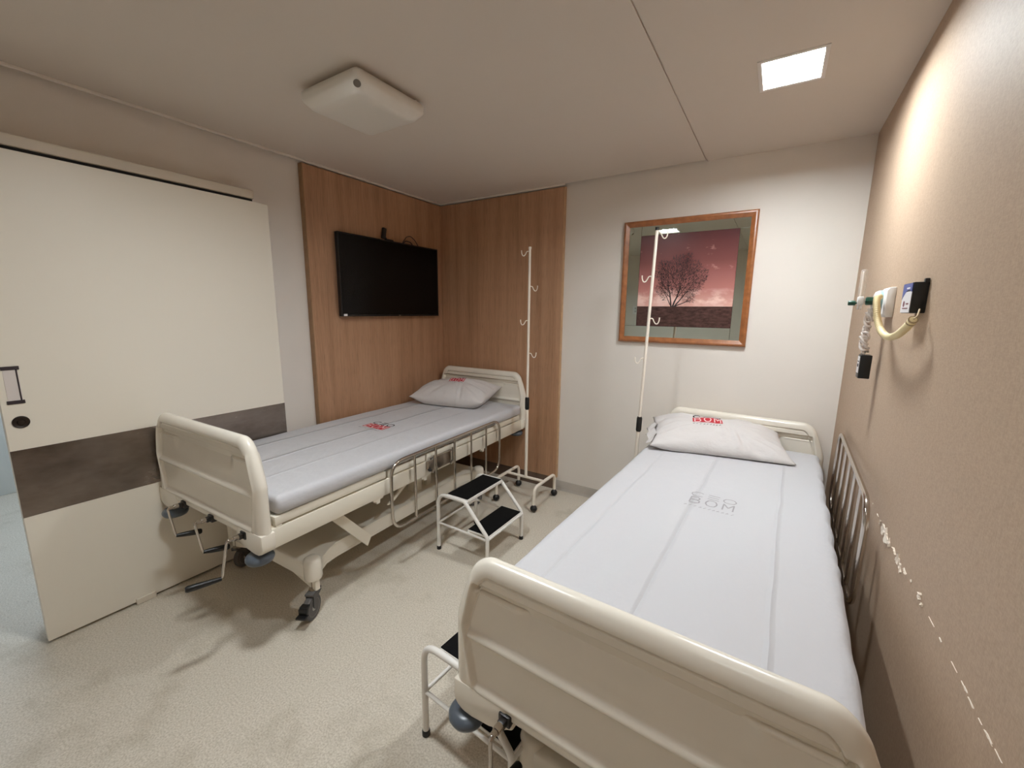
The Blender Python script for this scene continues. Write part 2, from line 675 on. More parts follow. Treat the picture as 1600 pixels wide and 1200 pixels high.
# recessed downlights, plus an added fill light of the same build
def downlight(loc, strength, label):
    t = thing('recessed_downlight', label, 'ceiling light', (loc[0], loc[1], ZC), 0, 'recessed downlights')
    b = B()
    o_, i_ = (HX + 0.012, HY + 0.014), (HX - 0.004, HY - 0.004)
    for sx in (-1, 1):
        add_box(b, (min(sx * i_[0], sx * o_[0]), -o_[1], -0.004), (max(sx * i_[0], sx * o_[0]), o_[1], 0.0), 0.001, 1)
    for sy in (-1, 1):
        add_box(b, (-i_[0], min(sy * i_[1], sy * o_[1]), -0.004), (i_[0], max(sy * i_[1], sy * o_[1]), 0.0), 0.001, 1)
    for sx in (-1, 1):
        add_box(b, (min(sx * (HX - 0.004), sx * (HX - 0.001)), -HY + 0.001, -0.003), (max(sx * (HX - 0.004), sx * (HX - 0.001)), HY - 0.001, 0.05))
    for sy in (-1, 1):
        add_box(b, (-HX + 0.001, min(sy * (HY - 0.004), sy * (HY - 0.001)), -0.003), (HX - 0.001, max(sy * (HY - 0.004), sy * (HY - 0.001)), 0.05))
    obj('trim_frame', b, mat('white light trim', (232, 226, 220), rough=0.4), t)
    b = B(); add_box(b, (-HX + 0.004, -HY + 0.004, 0.030), (HX - 0.004, HY - 0.004, 0.036))
    obj('diffuser', b, emit('lit diffuser', DOWNLIGHT_COLOR, strength), t, 0, 'glowing white diffuser')
    return t


downlight(DL[0], DOWNLIGHT_STRENGTH, 'square lit downlight recessed in the ceiling near the brown wall')
downlight(DL[1], SECOND_STRENGTH, 'square downlight recessed in the ceiling above the foot of the near bed')
downlight(DL[2], ADDED_FILL_STRENGTH, 'added unseen square fill light set in the ceiling between the two bed feet')  # unseen lamp added to brighten the door, floor and bed on the left
t = thing('corridor_light', 'cool white ceiling panel in the corridor beyond the sliding door', 'ceiling light', (-4.0, 0.75, ZC))
b = B(); add_box(b, (-0.32, -0.32, -0.012), (0.32, 0.32, 0.0), 0.003)
obj('frame', b, WHITEPL, t)
b = B(); add_box(b, (-0.29, -0.29, -0.016), (0.29, 0.29, -0.0125))
obj('diffuser', b, emit('cool diffuser', CORRIDOR_COLOR, CORRIDOR_STRENGTH), t, 0)

# wood cladding in the far left corner
t = thing('wood_panel', 'tall oak veneer wall panel carrying the black television', 'wall panel', (-2.779, 2.4, 0))
b = B(); add_box(b, (-0.018, 1.752 - 2.4, 0.11), (0.021, 3.128 - 2.4, 2.478), 0.001, 1)
obj('veneer_board', b, WOOD, t, 30)
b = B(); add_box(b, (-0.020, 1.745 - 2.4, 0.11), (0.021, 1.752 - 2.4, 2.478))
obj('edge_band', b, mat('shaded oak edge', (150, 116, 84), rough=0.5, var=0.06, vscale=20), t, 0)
t = thing('wood_panel', 'oak veneer wall panel behind the drip stand with an all-ivory pole', 'wall panel', (-2.1, 3.113, 0))
b = B(); add_box(b, (-2.757 + 2.1, -0.0143, 0.11), (-1.492 + 2.1, 0.014, 2.478), 0.001, 1)
obj('veneer_board', b, WOOD, t, 30)
b = B(); add_box(b, (-1.492 + 2.1, -0.0143, 0.11), (-1.486 + 2.1, 0.014, 2.478))
obj('edge_band', b, WOODEDGE, t, 0)
# dark toe recess below the panels
b = B()
add_box(b, (-2.797, 1.75, 0.0), (-2.776, 3.125, 0.112))
add_box(b, (-2.775, 3.1055, 0.0), (-1.5, 3.12, 0.112))
struct('trim_2', b, mat('brown toe recess', (104, 84, 70), rough=0.7))

# sliding door
door = B()
add_box(door, (-2.714, 0.29, 0.014), (-2.674, 1.456, 2.145), 0.0015, 1)
door = struct('door_1', door, DOOR, smooth=30)
b = B(); add_box(b, (-2.6755, 0.2895, 0.622), (-2.6725, 1.4565, 0.922))
obj('kick_band', b, smudged_band_mat(), door, 0, 'dark steel band across the door')
b = B()
add_box(b, (-2.6755, 0.312, 1.132), (-2.6725, 0.354, 1.268), 0.0005, 1)
obj('pull_handle', b, mat('brushed aluminium', (222, 214, 210), rough=0.45, metal=0.2), door, 30, 'flush metal pull')
b = B()
for z in (1.124, 1.268):
    add_box(b, (-2.676, 0.308, z - 0.003), (-2.670, 0.359, z + 0.012), 0.001, 1)
add_box(b, (-2.6755, 0.347, 1.132), (-2.6718, 0.352, 1.268))
obj('handle_end', b, mat('dark bronze', (52, 44, 48), rough=0.4), door, 30, 'dark handle ends')
b = B()
add_lathe(b, [(0.0, 0.002), (0.026, 0.002), (0.026, 0.005), (0.022, 0.008), (0.018, 0.006), (0.012, 0.006), (0.010, 0.010), (0.0, 0.010)], (-2.676, 0.336, 1.042), 'x', 28)
obj('lock', b, mat('dark bronze lock', (44, 34, 28), rough=0.35, metal=0.4), door, 40, 'round dark bronze lock')
b = B(); add_box(b, (-2.6745, 0.600, 0.002), (-2.662, 0.684, 0.034), 0.002, 1)
obj('floor_guide', b, TRACK, door, 30)
b = B()
add_box(b, (XL + 0.001, -0.70, 2.165), (-2.695, 1.392, 2.213), 0.006, 3)
struct('trim_3', b, TRACK, smooth=40)
b = B(); add_box(b, (XL + 0.001, -0.70, 2.147), (-2.706, 1.385, 2.164))
struct('trim_4', b, DARKGAP)

# a switch plate on the wall behind the viewer (seen in the mirror border)
t = thing('wall_switch', 'white wall switch plate on the wall opposite the framed print', 'switch', (-2.16, YN, 1.57))
b = B(); add_box(b, (-0.045, 0.0, -0.07), (0.045, 0.010, 0.07), 0.004)
obj('plate', b, WHITEPL, t)
b = B()
for z in (-0.025, 0.03):
    add_box(b, (-0.014, 0.010, z - 0.016), (0.014, 0.015, z + 0.016), 0.002)
pieces('rocker', b, mat('grey rocker', (190, 188, 184), rough=0.4), t)

# torn wallpaper along the brown wall where the bed rubs
scuffs = [(1.894, 0.857, 0.010, 0.006), (1.80, 0.853, 0.020, 0.004), (1.748, 0.851, 0.012, 0.010), (1.70, 0.846, 0.045, 0.022), (1.655, 0.838, 0.040, 0.034),
          (1.612, 0.839, 0.030, 0.026), (1.55, 0.850, 0.035, 0.008), (1.507, 0.842, 0.030, 0.020), (1.47, 0.836, 0.022, 0.014), (1.433, 0.851, 0.030, 0.008),
          (1.371, 0.857, 0.012, 0.006), (1.292, 0.860, 0.022, 0.012), (1.272, 0.853, 0.014, 0.008), (1.20, 0.858, 0.03, 0.0007),
          (1.138, 0.858, 0.022, 0.0045), (1.06, 0.859, 0.03, 0.0006), (0.998, 0.859, 0.03, 0.004), (0.967, 0.856, 0.026, 0.003), (0.93, 0.856, 0.02, 0.0008),
          (0.897, 0.857, 0.028, 0.004), (0.86, 0.859, 0.02, 0.0007)]
b = B()
for (y, z, w, h) in scuffs:
    n = 15
    w, h = w * 1.15, h * (1.5 if h > 0.008 else 1.0)
    ring = []
    for k in range(n):
        a = 2 * math.pi * k / n
        f = 0.45 + 0.85 * random.random() ** 1.5
        ring.append((y + math.cos(a) * w * 0.5 * f, z + math.sin(a) * h * 0.6 * f))
    vs = [b.verts.new((XR - 0.0012 - (0.004 * random.random() if h > 0.006 else 0.0004), p[0], p[1])) for p in ring]
    vb = [b.verts.new((XR - 0.0001, p[0], p[1])) for p in ring]
    c = b.verts.new((XR - 0.0012, y, z))
    for k in range(n):
        k2 = (k + 1) % n
        b.faces.new((vs[k], vs[k2], c))
        b.faces.new((vs[k], vb[k], vb[k2], vs[k2]))
o = obj('wallpaper_tear', b, TORN, wall_right, 0, 'torn strip showing white paper')
o['kind'] = 'stuff'

# ------------------------------------------------------------------ hospital bed
BW, BT, BH = 0.480, 0.056, 0.41       # half width, thickness, height of the end boards
BL = 2.30


def board_halfwidth(z):
    # outline of an end board: straight, tapered, rounded top corners
    if z < 0.20:
        return BW
    if z < 0.345:
        t = (z - 0.20) / 0.145
        return BW - 0.046 * (t ** 1.25)
    t = (z - 0.345) / (BH - 0.345)
    t = min(max(t, 0), 1)
    base = BW - 0.046 - 0.020 * t
    return base - 0.055 * (1 - math.sqrt(max(0.0, 1 - t * t)))


def sst(a, bb, x):
    t = min(max((x - a) / (bb - a), 0), 1)
    return t * t * (3 - 2 * t)


def board_inset(x, z, d):
    ax = abs(x)
    # field boundary half width
    if z > 0.19:
        fw = 0.446 - (z - 0.19) * 0.23
    else:
        fw = 0.446 - (0.19 - z) * 0.19
    inside = sst(0.0, 0.010, fw - ax) * sst(0.336, 0.328, z) * sst(0.004, 0.018, z)
    g = 0.013 * inside
    # grip band under the rim: a step at both ends, a long slope in the middle
    e = sst(0.235, 0.285, ax)
    top = sst(0.336, 0.328, z)
    step = sst(0.303, 0.309, z)
    slope = sst(0.225, 0.335, z)
    g += 0.016 * inside * top * (e * step * sst(0.425, 0.405, ax) + (1 - e) * slope)
    # lip of the grip
    g -= 0.003 * inside * e * sst(0.42, 0.40, ax) * math.exp(-((z - 0.300) / 0.005) ** 2)
    # ridge across the middle
    g -= 0.014 * inside * max(0.0, 1 - ((z - 0.163) / 0.015) ** 2) if abs(z - 0.163) < 0.015 else 0
    # raised fillet around the field
    g -= 0.004 * math.exp(-((fw - ax + 0.004) / 0.007) ** 2) * sst(0.35, 0.33, z) * sst(-0.01, 0.01, z)
    g -= 0.004 * math.exp(-((z - 0.004) / 0.010) ** 2) * sst(0.0, 0.02, fw - ax)
    # groove that separates the rim
    g += 0.0065 * math.exp(-((d - 0.047) / 0.0025) ** 2) * sst(0.10, 0.14, z) + 0.004 * sst(0.040, 0.048, d) * sst(0.17, 0.21, z)
    return g


def board_mesh():
    bm = B()
    zs = [-0.042 + 0.242 * k / 64 for k in range(64)] + [0.20 + 0.145 * k / 48 for k in range(48)]
    zs += [0.345 + (BH - 0.345) * k / 26 for k in range(21)]
    zs += [0.345 + (BH - 0.345) * (20 / 26 + 6 / 26 * math.sin(math.pi / 2 * k / 10)) for k in range(1, 11)]
    half = [0.80 * k / 70 for k in range(70)] + [0.80 + 0.20 * (1 - (1 - k / 44) ** 1.25) for k in range(45)]
    ss = [-h for h in reversed(half[1:])] + half
    n = len(ss) - 1
    outline = [(board_halfwidth(z), z) for z in zs]

    def dist(x, z):
        ax = abs(x)
        dd = min(BH - z, z + 0.042)
        for (p0, p1) in zip(outline, outline[1:]):
            if abs(p0[1] - z) > 0.09:
                continue
            vx, vz = p1[0] - p0[0], p1[1] - p0[1]
            l2 = vx * vx + vz * vz
            if l2 < 1e-12:
                continue
            t = min(max(((ax - p0[0]) * vx + (z - p0[1]) * vz) / l2, 0), 1)
            dd = min(dd, math.hypot(ax - p0[0] - vx * t, z - p0[1] - vz * t))
        return max(dd, 0.0)

    R = 0.036
    front, back = [], []
    for j, z in enumerate(zs):
        w = board_halfwidth(z)
        rf, rb = [], []
        for i, s in enumerate(ss):
            x = s * w
            edge = i in (0, n) or j in (0, len(zs) - 1)
            if edge:
                v = bm.verts.new((x, BT / 2, z))
                rf.append(v); rb.append(v)
                continue
            d = dist(x, z)
            if z < 0.0 + R and d == z + 0.042:
                t = BT / 2 * sst(-0.02, 0.018, d)
            else:
                q = 1 - min(d / R, 1)
                t = BT / 2 * math.sqrt(max(0.0, 1 - q * q))
            gi = board_inset(x, z, d)
            rf.append(bm.verts.new((x, BT / 2 - t + gi, z)))
            rb.append(bm.verts.new((x, BT / 2 + t - gi, z)))
        front.append(rf); back.append(rb)
    for j in range(len(zs) - 1):
        for i in range(n):
            for G in (front, back):
                vs = (G[j][i], G[j][i + 1], G[j + 1][i + 1], G[j + 1][i])
                if len(set(vs)) >= 3:
                    try:
                        bm.faces.new(vs)
                    except ValueError:
                        pass
    return bm


def add_castor(parent, x, y, ang, brake):
    """swivel castor under a chassis corner; the wheel trails from the stem by 'ang'"""
    d = Vector((math.cos(ang), math.sin(ang), 0))
    s = Vector((-d.y, d.x, 0))
    c = Vector((x, y, 0)) + d * 0.034
    wr = 0.0625
    b = B()
    add_lathe(b, [(0.013, 0.138), (0.013, 0.21)], (x, y, 0), 'z', 14)
    add_lathe(b, [(0.024, 0.136), (0.026, 0.139), (0.026, 0.143), (0.020, 0.147)], (x, y, 0), 'z', 18)
    cap = obj('castor', b, CHROME, parent, 40)
    # fork: two cheeks joined over the tyre
    b = B()
    for sg in (-1, 1):
        pts = [(-0.028, 0.006), (-0.010, 0.022), (0.018, 0.022), (0.042, 0.010), (0.045, -0.050), (0.034, -0.064), (0.023, -0.050), (0.010, -0.012)]
        add_prism(b, pts, 0.0150, 0.0215, (Vector((x, y, 0.118)), d, Vector((0, 0, 1)), s * sg))
    R3 = Matrix((d, s, Vector((0, 0, 1)))).transposed()
    add_obox(b, Vector((x, y, 0.135)) + d * 0.012, (0.080, 0.043, 0.012), R3, 0.003)
    obj('fork', b, RUBBER, cap, 40)
    # wheel
    b = B()
    add_lathe(b, [(0.044, -0.015), (0.058, -0.015), (wr, -0.010), (wr, 0.010), (0.058, 0.015), (0.044, 0.015)], (c.x, c.y, wr), s, 30)
    obj('tyre', b, RUBBER, cap, 40)
    b = B()
    add_lathe(b, [(0.0, -0.0152), (0.016, -0.0152), (0.018, -0.012), (0.040, -0.012), (0.044, -0.0155), (0.044, 0.0155), (0.040, 0.012), (0.018, 0.012), (0.016, 0.0152), (0.0, 0.0152)], (c.x, c.y, wr), s, 26)
    obj('hub', b, WHEELC, cap, 40)
    if brake:
        b = B()
        p = Vector((x, y, 0.100)) + d * 0.092
        add_obox(b, p + d * -0.006, (0.030, 0.040, 0.018), R3, 0.003)
        add_obox(b, p + d * 0.006 + Vector((0, 0, -0.016)), (0.018, 0.044, 0.034), R3, 0.003)
        add_obox(b, p + d * 0.020 + Vector((0, 0, -0.034)), (0.034, 0.050, 0.011), R3, 0.003)
        obj('brake_pedal', b, BLACKP, cap, 40)
    return cap


def add_crank(parent, x, zt, arm, grip):
    """x: local place along the foot board; arm, grip: vectors"""
    o = Vector((x, -0.006, zt - 0.028))
    b = B()
    add_box(b, o + Vector((-0.019, -0.004, -0.017)), o + Vector((0.019, 0.03, 0.017)), 0.004)
    add_box(b, o + Vector((-0.011, -0.020, -0.011)), o + Vector((0.011, 0.0, 0.011)), 0.003)
    c = obj('crank', b, mat('dark crank socket', (28, 24, 22), rough=0.4), parent, 40)
    e = o + Vector((0.0, -0.058, 0.004))
    p2 = e + Vector(arm)
    b = B()
    add_tube(b, [o + Vector((0, -0.012, 0)), e], 0.0085, 12)
    add_lathe(b, [(0.011, -0.01), (0.012, 0.0), (0.011, 0.01)], o + Vector((0, -0.03, 0.002)), 'y', 14)
    add_tube(b, fillet([o + Vector((0, -0.04, 0.003)), e + Vector((0, -0.006, 0)), p2, p2 + Vector(grip) * 0.3], [0, 0.02, 0.012, 0], 6), 0.0055, 10)
    obj('crank_arm', b, CHROME, c, 40, 'bent chrome crank arm')
    b = B()
    g = Vector(grip)
    gn = g.normalized()
    L = g.length
    add_lathe(b, [(0.0, 0.0), (0.008, 0.002), (0.011, 0.25 * L), (0.0135, 0.7 * L), (0.0135, 0.94 * L), (0.010, L), (0.0, L)], p2, gn, 16)
    obj('crank_grip', b, BLACKP, c, 40, 'black crank grip')


def bed(name_label, loc, rz, zt, cranks, drop, rail_z, rail_y, rail_x, show_lift, ya, yb, cw, bx):
    t = thing('hospital_bed', name_label, 'bed', loc, rz, 'hospital beds')
    bm_ = BOARD
    for nm, y in (('footboard', 0.0), ('headboard', BL - BT)):
        o = bpy.data.objects.new(nm, bm_)
        COL.objects.link(o)
        o.parent = t
        o.location = (0, y, zt)
    # main frame: two side beams, end castings with rounded corners
    zb0, zb1 = zt - 0.098, zt - 0.003
    b = B()
    for sx in (-1, 1):
        xo = sx * 0.452
        add_box(b, (min(xo, xo - sx * 0.04), 0.05, zb0 + 0.004), (max(xo, xo - sx * 0.04), BL - 0.05, zb1), 0.004)
    for y in (0.30, 0.82, 1.35, 1.95):
        add_box(b, (-0.42, y, zb0 + 0.01), (0.42, y + 0.05, zb1 - 0.01), 0.003)
    for y0 in (0.04, BL - 0.08):
        add_box(b, (-0.44, y0, zt - 0.075), (0.44, y0 + 0.04, zt - 0.012), 0.004)
    fr = obj('frame', b, CREAMP, t)
    b = B()
    for sx in (-1, 1):
        for (y, sy) in ((0.0, 1), (BL, -1)):
            # casting: rounded outer corner, tapering underneath towards the middle
            f = (Vector((0, y - sy * 0.003, 0)), Vector((sx, 0, 0)), Vector((0, 0, 1)), Vector((0, sy, 0)))
            poly = [(0.27, zt - 0.052), (0.30, zt - 0.066), (0.35, zt - 0.085), (0.41, zb0), (0.446, zb0 + 0.002), (0.470, zb0 + 0.014), (0.481, zb0 + 0.034),
                    (0.481, zt - 0.001), (0.30, zt - 0.001), (0.285, zt - 0.020)]
            add_prism(b, poly, 0.0, 0.060, f)
    bmesh.ops.bevel(b, geom=[e for e in b.edges], offset=0.006, segments=2, profile=0.5, affect='EDGES')
    pieces('corner_casting', b, CREAM, fr, 40)
    # sleeping platform in four sections, pale rail edges with small feet
    b = B()
    secs = [(0.075, 0.70), (0.715, 1.02), (1.035, 1.30), (1.315, BL - 0.09)]
    for (y0, y1) in secs:
        add_box(b, (-0.452, y0, zt + 0.006), (-0.42, y1, zt + 0.046), 0.004)
        add_box(b, (0.42, y0, zt + 0.006), (0.452, y1, zt + 0.046), 0.004)
        add_box(b, (-0.42, y0, zt + 0.030), (0.42, y1, zt + 0.044))
        add_box(b, (-0.44, y0, zt + 0.006), (0.44, y0 + 0.03, zt + 0.044), 0.003)
        for sx in (-1, 1):
            add_box(b, (sx * 0.436 - 0.014, y0 + 0.004, zt - 0.003), (sx * 0.436 + 0.014, y0 + 0.03, zt + 0.006))
    obj('mattress_platform', b, CREAMP, t)
    # tabs under the beams
    b = B()
    for y in (0.64, 1.02, 1.66):
        for sx in (-1, 1):
            fx = (Vector((sx * 0.452, y, 0)), Vector((0, 1, 0)), Vector((0, 0, 1)), Vector((-sx, 0, 0)))
            add_prism(b, [(-0.035, zb0 + 0.01), (-0.030, zb0 - 0.008), (-0.012, zb0 - 0.012), (-0.008, zb0 - 0.026), (0.012, zb0 - 0.026), (0.016, zb0 - 0.006), (0.036, zb0 - 0.004), (0.04, zb0 + 0.01)], 0.004, 0.03, fx)
    pieces('bracket', b, CREAMP, fr)
    # bumper wheels under the four corners
    for sx in (-1, 1):
        for y in (0.026, BL - 0.05):
            c = (sx * bx, y, zb0 - 0.032)
            b = B()
            add_lathe(b, [(0.0, -0.021), (0.036, -0.021), (0.051, -0.016), (0.057, -0.004), (0.057, 0.004), (0.051, 0.014), (0.034, 0.020), (0.012, 0.021), (0.0, 0.021)], c, 'z', 30)
            bu = obj('bumper', b, BUMPER, t, 50, 'round blue-grey bumper')
            b = B(); add_lathe(b, [(0.014, 0.018), (0.014, 0.034)], c, 'z', 14)
            obj('bumper_stem', b, CREAMP, bu)
    # chassis: waisted moulded base with raised corner caps
    z0, z1 = 0.205 - drop, 0.292 - drop
    b = B()
    half = [(0.365, ya - 0.035), (0.392, ya - 0.01), (0.392, ya + 0.03), (0.352, ya + 0.055), (0.325, ya + 0.10), (0.315, ya + 0.17),
            (0.315, yb - 0.17), (0.325, yb - 0.10), (0.352, yb - 0.055), (0.392, yb - 0.03), (0.392, yb + 0.01), (0.365, yb + 0.035)]
    half = [(x * cw, y) for (x, y) in half]
    poly = half + [(-x, y) for (x, y) in reversed(half)]
    add_prism(b, poly, z0 + 0.018, z1)
    bmesh.ops.bevel(b, geom=[e for e in b.edges if abs(e.verts[0].co.z - z1) < 1e-6 and abs(e.verts[1].co.z - z1) < 1e-6], offset=0.016, segments=3, profile=0.5, affect='EDGES')
    poly2 = [(x * 0.985, y + (0.006 if y < 1 else -0.006)) for (x, y) in poly]
    add_prism(b, poly2, z0, z0 + 0.014)
    ch = obj('chassis', b, CREAM, t, 50)
    for sx in (-1, 1):
        for y in (ya, yb):
            b = B()
            cz = z0
            add_lathe(b, [(0.040, cz - 0.004), (0.042, cz + 0.002), (0.042, cz + 0.088), (0.038, cz + 0.102), (0.028, cz + 0.110), (0.0, cz + 0.112)], (sx * 0.362 * cw, y, 0), 'z', 24)
            obj('corner_cap', b, CREAM, ch, 50)
    b = B()
    for sx in (-1, 1):
        for (y, s) in ((ya, 1), (yb, -1)):
            f = (Vector((sx * 0.362 * cw, y - 0.012, 0)), Vector((-sx, 0, 0)), Vector((0, 0, 1)), Vector((0, 1, 0)))
            add_prism(b, [(-0.030, z0), (0.24, z0), (-0.004, z0 - 0.060), (-0.030, z0 - 0.060)], 0, 0.024, f)
    pieces('castor_bracket', b, CREAMP, ch, 0)
    k = 0
    for (sx, y) in ((1, ya), (-1, ya), (1, yb), (-1, yb)):
        add_castor(t, sx * 0.362 * cw, y, (5.14, 1.8, 4.2, 2.4)[k], brake=(k == 0))
        k += 1
    # lifting linkage between chassis and frame
    b = B()
    for sx in (-1, 1):
        f = (Vector((sx * 0.332, 0, 0)), Vector((0, 1, 0)), Vector((0, 0, 1)), Vector((-sx, 0, 0)))
        add_prism(b, [(0.425, zb0 + 0.01), (0.52, zb0 + 0.01), (0.50, zb0 - 0.07), (0.46, zb0 - 0.08)], -0.004, 0.012, f)
        add_prism(b, [(0.405, zb0 - 0.04), (0.445, zb0 - 0.008), (0.655, zb0 - 0.25), (0.625, zb0 - 0.30)] if show_lift else
                  [(0.405, zb0 - 0.04), (0.445, zb0 - 0.008), (0.60, zb0 - 0.17), (0.575, zb0 - 0.21)], -0.030, -0.012, f)
        add_prism(b, [(0.76, zb0 - 0.10), (0.79, zb0 - 0.10), (0.99, zb0 + 0.012), (0.95, zb0 + 0.012)], -0.060, -0.048, f)
    pieces('lift_link', b, CREAMP, t)
    b = B()
    for (x, y) in ((0.20, 1.18), (-0.20, 1.18)):
        add_box(b, (x - 0.035, y - 0.035, z1 - 0.004), (x + 0.035, y + 0.035, zb0 + 0.02), 0.005)
        add_box(b, (x - 0.02, y + 0.10, z1 - 0.004), (x + 0.02, y + 0.15, zb0 + 0.02), 0.005)
    pieces('lift_column', b, CREAMP, t)
    b = B()
    for x in (-0.23, 0.05, 0.33):
        add_tube(b, [(x, 0.05, zt - 0.03), (x * 0.7, 0.55, zb0 + 0.02)], 0.010, 10)
        add_box(b, (x * 0.7 - 0.03, 0.53, zb0 - 0.02), (x * 0.7 + 0.03, 0.72, zb0 + 0.03), 0.004)
    obj('crank_shaft', b, mat('dark gearbox metal', (46, 42, 40), rough=0.5, metal=0.4), t)
    for c in cranks:
        add_crank(t, c[0], zt, c[1], c[2])
    # side rail: bent chrome loop with upright bars and a latch plate
    r0 = 0.0095
    y0, y1 = rail_y
    zl, zh = rail_z
    xr = rail_x
    lean = 0.0
    loop = fillet([(xr, y0, zl), (xr, y1, zl), (xr, y1, zh), (xr, y0, zh)], 0.10, 8, closed=True)
    b = B(); add_tube(b, loop, r0, 12, closed=True)
    rail = obj('side_rail', b, CHROME, t, 50, 'chrome tube side rail')
    n = 5
    for k in range(n):
        y = y0 + (y1 - y0) * (k + 1) / (n + 1)
        b = B(); add_tube(b, [(xr, y, zl), (xr, y, zh)], 0.0075, 10)
        obj('rail_bar', b, CHROME, rail, 50)
    yc = [y0 + (y1 - y0) * (k + 1) / (n + 1) for k in (1, 2)]
    b = B()
    zc = zb1
    add_box(b, (0.452, yc[0] + 0.015, zc - 0.075), (0.461, yc[1] - 0.012, zc + 0.012), 0.003)
    add_box(b, (0.452, yc[0] + 0.015, zc + 0.010), (0.474, yc[1] - 0.012, zc + 0.016), 0.002)
    pl = obj('latch_plate', b, STEEL, t)
    b = B()
    for y in yc:
        add_tube(b, [(0.455, y, zc - 0.085), (xr - 0.012, y, zc - 0.055), (xr - 0.012, y, zc + 0.03)], 0.009, 10)
    add_tube(b, [(0.455, yc[0] - 0.05, zc - 0.02), (xr - 0.005, yc[0] - 0.05, zc - 0.02)], 0.008, 10)
    add_box(b, (0.455, yc[0] - 0.06, zc - 0.05), (0.475, yc[0] - 0.015, zc + 0.006), 0.004)
    pieces('latch_hinge', b, STEEL, pl)
    b = B(); add_lathe(b, [(0.0, -0.012), (0.008, -0.011), (0.012, 0.0), (0.008, 0.011), (0.0, 0.012)], (xr - 0.004, yc[0] - 0.055, zc - 0.048), 'x', 14)
    obj('latch_knob', b, BLACKP, pl, 60)
    return t


bmb = board_mesh()
bmesh.ops.recalc_face_normals(bmb, faces=bmb.faces[:])
BOARD = bpy.data.meshes.new('end_board')
bmb.to_mesh(BOARD)
bmb.free()
BOARD.materials.append(CREAM)
BOARD.polygons.foreach_set('use_smooth', [True] * len(BOARD.polygons))

RZA, RZB = math.atan2(0.07, 2.25), -math.atan2(0.062, 2.25)
LOCA, LOCB = (-2.192, 0.776, 0.0), (-0.222, 0.800, 0.0)
ZTA, ZTB = 0.597, 0.464
bed('cream hospital bed with lowered chrome side rail, standing against the wood panels', LOCA, RZA, ZTA,
    [(-0.205, (0.0, 0.012, -0.150), (0.025, 0.10, -0.015)), (0.065, (0.0, 0.012, -0.150), (0.025, 0.10, -0.015)), (0.345, (-0.02, -0.03, -0.165), (-0.03, -0.12, 0.01))],
    0.0, (0.288, 0.690), (0.705, 1.835), 0.485, True, 0.285, 1.72, 1.0, 0.400)
bed('cream hospital bed with raised chrome side rail, beside the brown wall in front', LOCB, RZB, ZTB,
    [(-0.295, (0.0, 0.0, -0.19), (0.02, 0.11, 0.0)), (0.0, (0.0, 0.0, -0.19), (0.02, 0.11, 0.0)), (0.295, (0.0, 0.0, -0.19), (0.02, 0.11, 0.0))],
    0.09, (0.53, 0.925), (0.91, 1.93), 0.508, False, 0.17, 1.60, 0.84, 0.452)


# ------------------------------------------------------------------ mattresses in fitted sheets
def mattress(label, loc, rz, zt, ztop, creases, mname, ruffle):
    z0 = zt + 0.046
    t = thing('mattress', label, 'mattress', (loc[0], loc[1], z0), rz, 'mattresses')
    hgt = ztop - z0
    hw = 0.455

    def disp(p, n):
        side = max(0.0, abs(n.x), abs(n.y)) if abs(n.z) < 0.98 else 0.0
        q = Vector((p.x * 4.2, p.y * 2.6, p.z * 9 + zt * 31))
        a = (noise.noise(q) * 0.0035 + noise.noise(q * 3.1) * 0.0014)
        c = p + n * a
        if abs(n.x) > 0.25 and p.x > 0 and ruffle:
            # loose hem rippling along the wall side
            c.x += 0.009 * noise.noise(Vector((0, p.y * 7.5, 3.3))) + 0.002 * math.sin(p.y * 31 + 4 * math.sin(p.y * 7))
        if abs(n.x) > 0.25:
            c.x += math.copysign(0.008 * math.sin(math.pi * min(max(p.z / hgt, 0), 1)), p.x)
        return c

    b = B()
    rounded_box(b, (-hw, 0.085, 0.0), (hw, BL - 0.075, hgt), min(0.032, hgt * 0.27), 34, 86, 5, disp)
    obj('fitted_sheet', b, sheet_mat(mname, creases, (196, 195, 198)), t, 0, 'white cotton sheet').data.polygons.foreach_set('use_smooth', [True] * 0 or [True] * len(t.children[0].data.polygons))
    return t, hgt


mA, hA = mattress('thin mattress in a white fitted sheet on the bed by the wood panels', LOCA, RZA, ZTA, 0.730,
                  [(-0.035, 0.020, 2.4), (-0.30, 0.020, 2.0), (0.20, 0.016, 0.7)], 'white sheet with raised folds', False)
mB, hB = mattress('thick mattress in a white fitted sheet on the near bed beside the brown wall', LOCB, RZB, ZTB, 0.702,
                  [(-0.045, 0.014, -0.9), (0.275, 0.014, 0.8), (-0.33, 0.012, -0.5)], 'white sheet with pressed folds', True)


# printed marks: ribbons drawn over a surface height function
LET = {
    'C': [[(0.92, 0.85), (0.7, 0.98), (0.35, 0.98), (0.08, 0.75), (0.05, 0.4), (0.2, 0.1), (0.55, 0.02), (0.92, 0.15)]],
    'E': [[(0.1, 0.95), (0.95, 0.95)], [(0.1, 0.5), (0.9, 0.5)], [(0.1, 0.05), (0.95, 0.05)]],
    'O': [[(0.5, 1.0), (0.2, 0.9), (0.05, 0.6), (0.05, 0.35), (0.2, 0.08), (0.5, 0.0), (0.8, 0.08), (0.95, 0.35), (0.95, 0.6), (0.8, 0.9), (0.5, 1.0)]],
    'B': [[(0.1, 0.0), (0.1, 1.0), (0.65, 1.0), (0.85, 0.85), (0.8, 0.6), (0.6, 0.52), (0.1, 0.52)], [(0.6, 0.52), (0.9, 0.4), (0.9, 0.12), (0.65, 0.0), (0.1, 0.0)]],
    'M': [[(0.08, 0.0), (0.08, 1.0), (0.5, 0.4), (0.92, 1.0), (0.92, 0.0)]],
}


